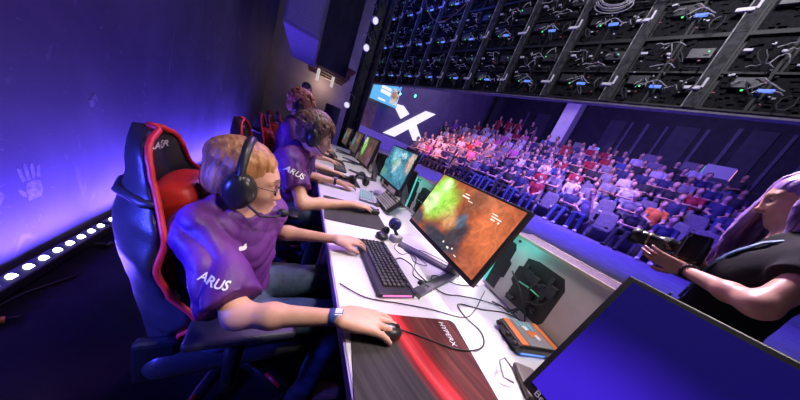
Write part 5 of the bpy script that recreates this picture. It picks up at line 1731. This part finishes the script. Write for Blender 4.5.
seat0 = make_seat(); seat_used = False
PITCH = .58
nth = ['first', 'second', 'third', 'fourth', 'fifth', 'sixth', 'seventh', 'eighth', 'ninth', 'tenth', 'eleventh', 'twelfth', 'thirteenth', 'fourteenth', 'fifteenth', 'sixteenth', 'seventeenth', 'eighteenth', 'nineteenth', 'twentieth', 'twenty-first', 'twenty-second']
rname = ['front', 'second', 'third', 'fourth', 'fifth', 'sixth', 'back']
R = random.Random(42)
poses_n = {0: 'upright', 1: 'leaning forward', 2: 'bent forward', 3: 'leaning back'}
for k in range(7):
    u0 = -1.75 + (.3 if k % 2 else 0)
    for j in range(22):
        u_ = u0 + PITCH * j
        if u_ > 10.2: continue
        loc = H(u_, ROW_V[k], ROW_Z[k])
        lab = 'theatre seat in the %s row, %s seat from the right' % (rname[k], nth[j])
        if not seat_used: o = seat0; o.location = loc; o['label'] = lab; o['group'] = 'theatre seats'; seat_used = True
        else: o = dup(seat0, loc, None, lab, 'theatre seats')
        empty = (R.random() < .05) or (u_ < -.3 and R.random() < .25)
        special = None
        if k == 0 and j == 5: special = (2, 'white', 0, 1, 0, 0)
        if k == 0 and j in (3, 4): empty = (j == 4)
        if k == 1 and j == 2: special = (0, 'orange', 1, 1, 1, 0)
        if k == 1 and j in (0, 4): empty = True
        if k == 2 and j in (3, 1): empty = True
        if special: empty = False
        if empty: continue
        if special: ps_, sc, tr, hr, sho, skn = special
        else:
            ps_ = R.choice((0, 0, 1, 1, 1, 3, 3, 0, 1, 1))
            if u_ > 5.5: sc = R.choice(('white', 'white', 'pink', 'grey', 'grey', 'red', 'navy', 'white'))
            else: sc = R.choice(('navy', 'navy', 'black', 'blue', 'grey', 'white', 'red', 'navy', 'black', 'grey'))
            tr = R.choice((0, 0, 1, 1, 2)); hr = R.choice((0, 0, 0, 1, 1, 2)); sho = R.choice((0, 1, 1)); skn = 0 if R.random() < .85 else 1
        if u_ > 5.5 and k <= 1: tr = R.choice((1, 1, 0))
        lab = '%s haired person in %s shirt, %s, %s row, %s seat from right' % (hairn[hr], sc, poses_n[ps_], rname[k], nth[j])
        crowd_person(ps_, sc, tr, hr, sho, skn, H(u_ + R.uniform(-.04, .04), ROW_V[k] - .02, ROW_Z[k]), R.uniform(-.2, .2), lab, 'seated audience')
for i, (u_, v_, k, sc, lab) in enumerate(((8.9, 15.4, 6, 'red', 'leftmost of three standing people in red shirts behind the crowd'), (8.2, 15.4, 6, 'red', 'middle one of three standing people in red shirts behind the crowd'), (7.5, 15.4, 6, 'red', 'rightmost of three standing people in red shirts behind the crowd'),
                                       (6.7, 15.45, 6, 'black', 'person in black standing behind the back row left of the pillar'), (10.6, 12.16, 3, 'black', 'person in black standing below the X emblem'), (10.6, 13.0, 4, 'purple', 'person in purple standing near the far wall behind the crowd'),
                                       (3.3, 16.6, 6, 'purple', 'person in purple seated at the control desk right of the pillar'), (2.3, 16.6, 6, 'black', 'person in black seated at the control desk, right of the one in purple'))):
    crowd_person((10 if i % 2 else 11) if i < 6 else 0, sc, 1, i % 3, 1, 0, H(u_, v_, ZP if k == 6 else ROW_Z[k] ), 0, lab, None)
o = crowd_person(10, 'black', 1, 0, 1, 0, (-.09, 5.75, 0), PI * .9, 'dark dressed person standing behind the last gaming chair', None)

# ---- control desks at the back
mtab = mat('control_table', (.10, .09, .14), rough=.6)
mteal2 = glow('screen_teal', (.08, .55, .5), .9); mpinkg = glow('edge_pink', (1, .35, .6), 1.3)
for (u0, w, lab) in ((-.3, 3.6, 'long dark control table behind the audience on the right'), (3.4, 2.6, 'shorter control table behind the audience, right of the pillar')):
    t = thing('control_table', lab, 'table', H(u0, 15.85, ZP)); MB().box((0, 0, .74), (.7, w, .05), HR, .01).build('tabletop', mtab, t); MB().box(HV * -.3 + V(0, 0, .36), (.03, w - .1, .70), HR).build('front_board', mtab, t)
    for q in (-1, 1): MB().box(HU * (q * (w / 2 - .1)) + V(0, 0, .36), (.06, .06, .72), HR).build('leg', M['dark'], t)
for (u0, w, h_, m_, lab) in ((.95, .62, .45, 'b', 'teal edged monitor on the control table, leftmost of three'), (-.45, .62, .45, 'b', 'teal edged monitor on the control table, middle of three'), (-1.15, .78, .5, 'p', 'pale pink edged equipment case on the control table'), (3.9, .5, .35, 'b', 'pale monitor on the shorter control table'), (3.2, .45, .3, 'w', 'open pale laptop on the shorter control table')):
    t = thing('monitor' if m_ == 'b' else ('laptop' if m_ == 'w' else 'equipment_case'), lab, 'monitor' if m_ == 'b' else ('laptop' if m_ == 'w' else 'case'), H(u0, 15.75, ZP + .765))
    bm_ = mat('back_shell_%s' % m_, (.13, .12, .17) if m_ == 'b' else (.5, .45, .58), rough=.5) if 'back_shell_%s' % m_ not in bpy.data.materials else bpy.data.materials['back_shell_%s' % m_]
    MB().box((0, 0, h_ / 2 + .05), (.05 if m_ != 'p' else .3, w, h_), HR, .015).build('casing', bm_, t)
    MB().box((0, 0, .025), (.2, w * .4, .05), HR, .005).build('foot', M['dark'], t)
    MB().box(HU * (-w / 2 - .005) + V(0, 0, h_ / 2 + .05), (.06, .05, h_ * .9), HR).build('light_edge', mpinkg if m_ == 'p' else mteal2, t)
rl = thing('guard_rail', 'dark guard rail in front of the control tables', 'rail', H(.5, 15.3, ZP))
MB().box((0, 0, .5), (.04, 7.0, .06), HR).build('top_bar', M['dark'], rl)
for q in range(6): MB().box(HU * (-3.4 + q * 1.36) + V(0, 0, .25), (.04, .04, .5), HR).build('post', M['dark'], rl)

for lab, u_ in (('pale stepladder standing behind the crowd left of the pillar', 6.9),):
    t = thing('stepladder', lab, 'ladder', H(u_, 16.2, ZP))
    for q in (-1, 1):
        MB().tube([HU * (q * .28) + HV * -.3, HU * (q * .16) + V(0, 0, 1.7)], .03, 6).build('rail', M['ladder'], t)
        MB().tube([HU * (q * .28) + HV * .45, HU * (q * .16) + HV * .05 + V(0, 0, 1.7)], .022, 6).build('rear_leg', M['ladder'], t)
    for q in range(1, 6):
        MB().box(HV * (-.3 + .05 * q) + V(0, 0, .28 * q), (.08, .5 - .035 * q, .03), HR).build('step', M['ladder'], t)
# ================================================================== light
def area(name, loc, tgt, size, e, col, size_y=None, spread=None):
    ld = bpy.data.lights.new(name, 'AREA'); ld.size = size; ld.energy = e; ld.color = col
    if size_y: ld.shape = 'RECTANGLE'; ld.size_y = size_y
    if spread: ld.spread = spread
    o = link(bpy.data.objects.new(name, ld)); d = Vector(tgt) - Vector(loc)
    o.matrix_world = Matrix.Translation(loc) @ d.to_track_quat('-Z', 'Y').to_matrix().to_4x4()
    return o


def spot(name, loc, tgt, e, col, ang=50, blend=.6, rad=.15):
    ld = bpy.data.lights.new(name, 'SPOT'); ld.energy = e; ld.color = col; ld.spot_size = math.radians(ang); ld.spot_blend = blend; ld.shadow_soft_size = rad
    o = link(bpy.data.objects.new(name, ld)); d = Vector(tgt) - Vector(loc)
    o.matrix_world = Matrix.Translation(loc) @ d.to_track_quat('-Z', 'Y').to_matrix().to_4x4()
    return o


w = bpy.data.worlds.new('world'); scene.world = w; w.use_nodes = True
bg = w.node_tree.nodes['Background']; bg.inputs['Color'].default_value = (.10, .06, .24, 1); bg.inputs['Strength'].default_value = .06

# profile spots over the row of desks
for i_, (y_, e_) in enumerate(((.45, 270), (1.7, 220), (3.0, 190), (4.3, 110))):
    spot('desk_profile', (.55, y_ - .3, 3.5), (.50, y_ + .1, .8), e_, (1.0, .91, .87), 42, .8, .15)
spot('face_light', (1.9, -.4, 2.3), (-.05, .85, .9), 95, (1.0, .80, .70), 34, .8, .15)
spot('blue_side', (-1.0, .25, 1.0), (-.40, .82, .70), 190, (.05, .06, 1.0), 62, .7, .10)
area('violet_back', (.9, 3.4, 3.6), (.1, 1.2, .9), .8, 14, (.5, .22, 1.0), spread=1.2)
area('photographer_violet', (2.4, 1.6, 3.2), (1.6, .1, 1.3), .5, 34, (.95, .75, 1.0), spread=1.4)
# the hall
area('audience_blue', H(1.6, 6.3, 5.6), H(2.2, 9.4, .8), 1.6, 900, (.09, .05, 1.0))
area('audience_violet', H(3.0, 9.5, 7.4), H(2.8, 12.5, 2.5), 2.5, 260, (.42, .18, 1.0))
spot('audience_pink', H(7.4, 6.0, 6.5), H(8.0, 10.8, 1.8), 3200, (1.0, .36, .36), 46, .7, .4)
area('audience_white', H(1.0, 7.5, 6.8), H(2.5, 10.6, 1.8), 1.2, 120, (1.0, .62, .85), spread=1.5)
spot('pillar_spot', H(7.5, 11.5, 7.5), H(5.2, 14.6, 5.5), 420, (.78, .6, 1.0), 40, .6, .2)
area('rear_wall_wash', H(0, 14.5, 8.2), H(0, 17.6, 5.5), 3.0, 34, (.62, .56, 1.0))
area('x_wall_wash', H(8.4, 8.8, 7.0), H(11, 9.0, 1.6), 2.0, 80, (.8, .7, 1.0))
# the back of the LED wall
area('led_back_white', H(.2, 2.4, 5.6), H(1.4, 5.0, 4.2), .9, 110, (.92, .88, 1.0))
area('led_back_blue', H(6.2, 3.4, 6.8), H(7.8, 5.0, 4.8), .8, 110, (.06, .1, 1.0))
spot('speaker_violet', (-.75, 2.0, 2.9), (-.3, 4.1, 2.7), 9, (.2, .12, 1.0), 40, .8, .2)

vs = scene.view_settings
vs.view_transform = 'Standard'; vs.look = 'None'; vs.gamma = 1; vs.use_curve_mapping = False; vs.exposure = 0.0
scene.cycles.use_denoising = True
scene.cycles.max_bounces = 6; scene.cycles.diffuse_bounces = 3
scene.cycles.sample_clamp_indirect = 4
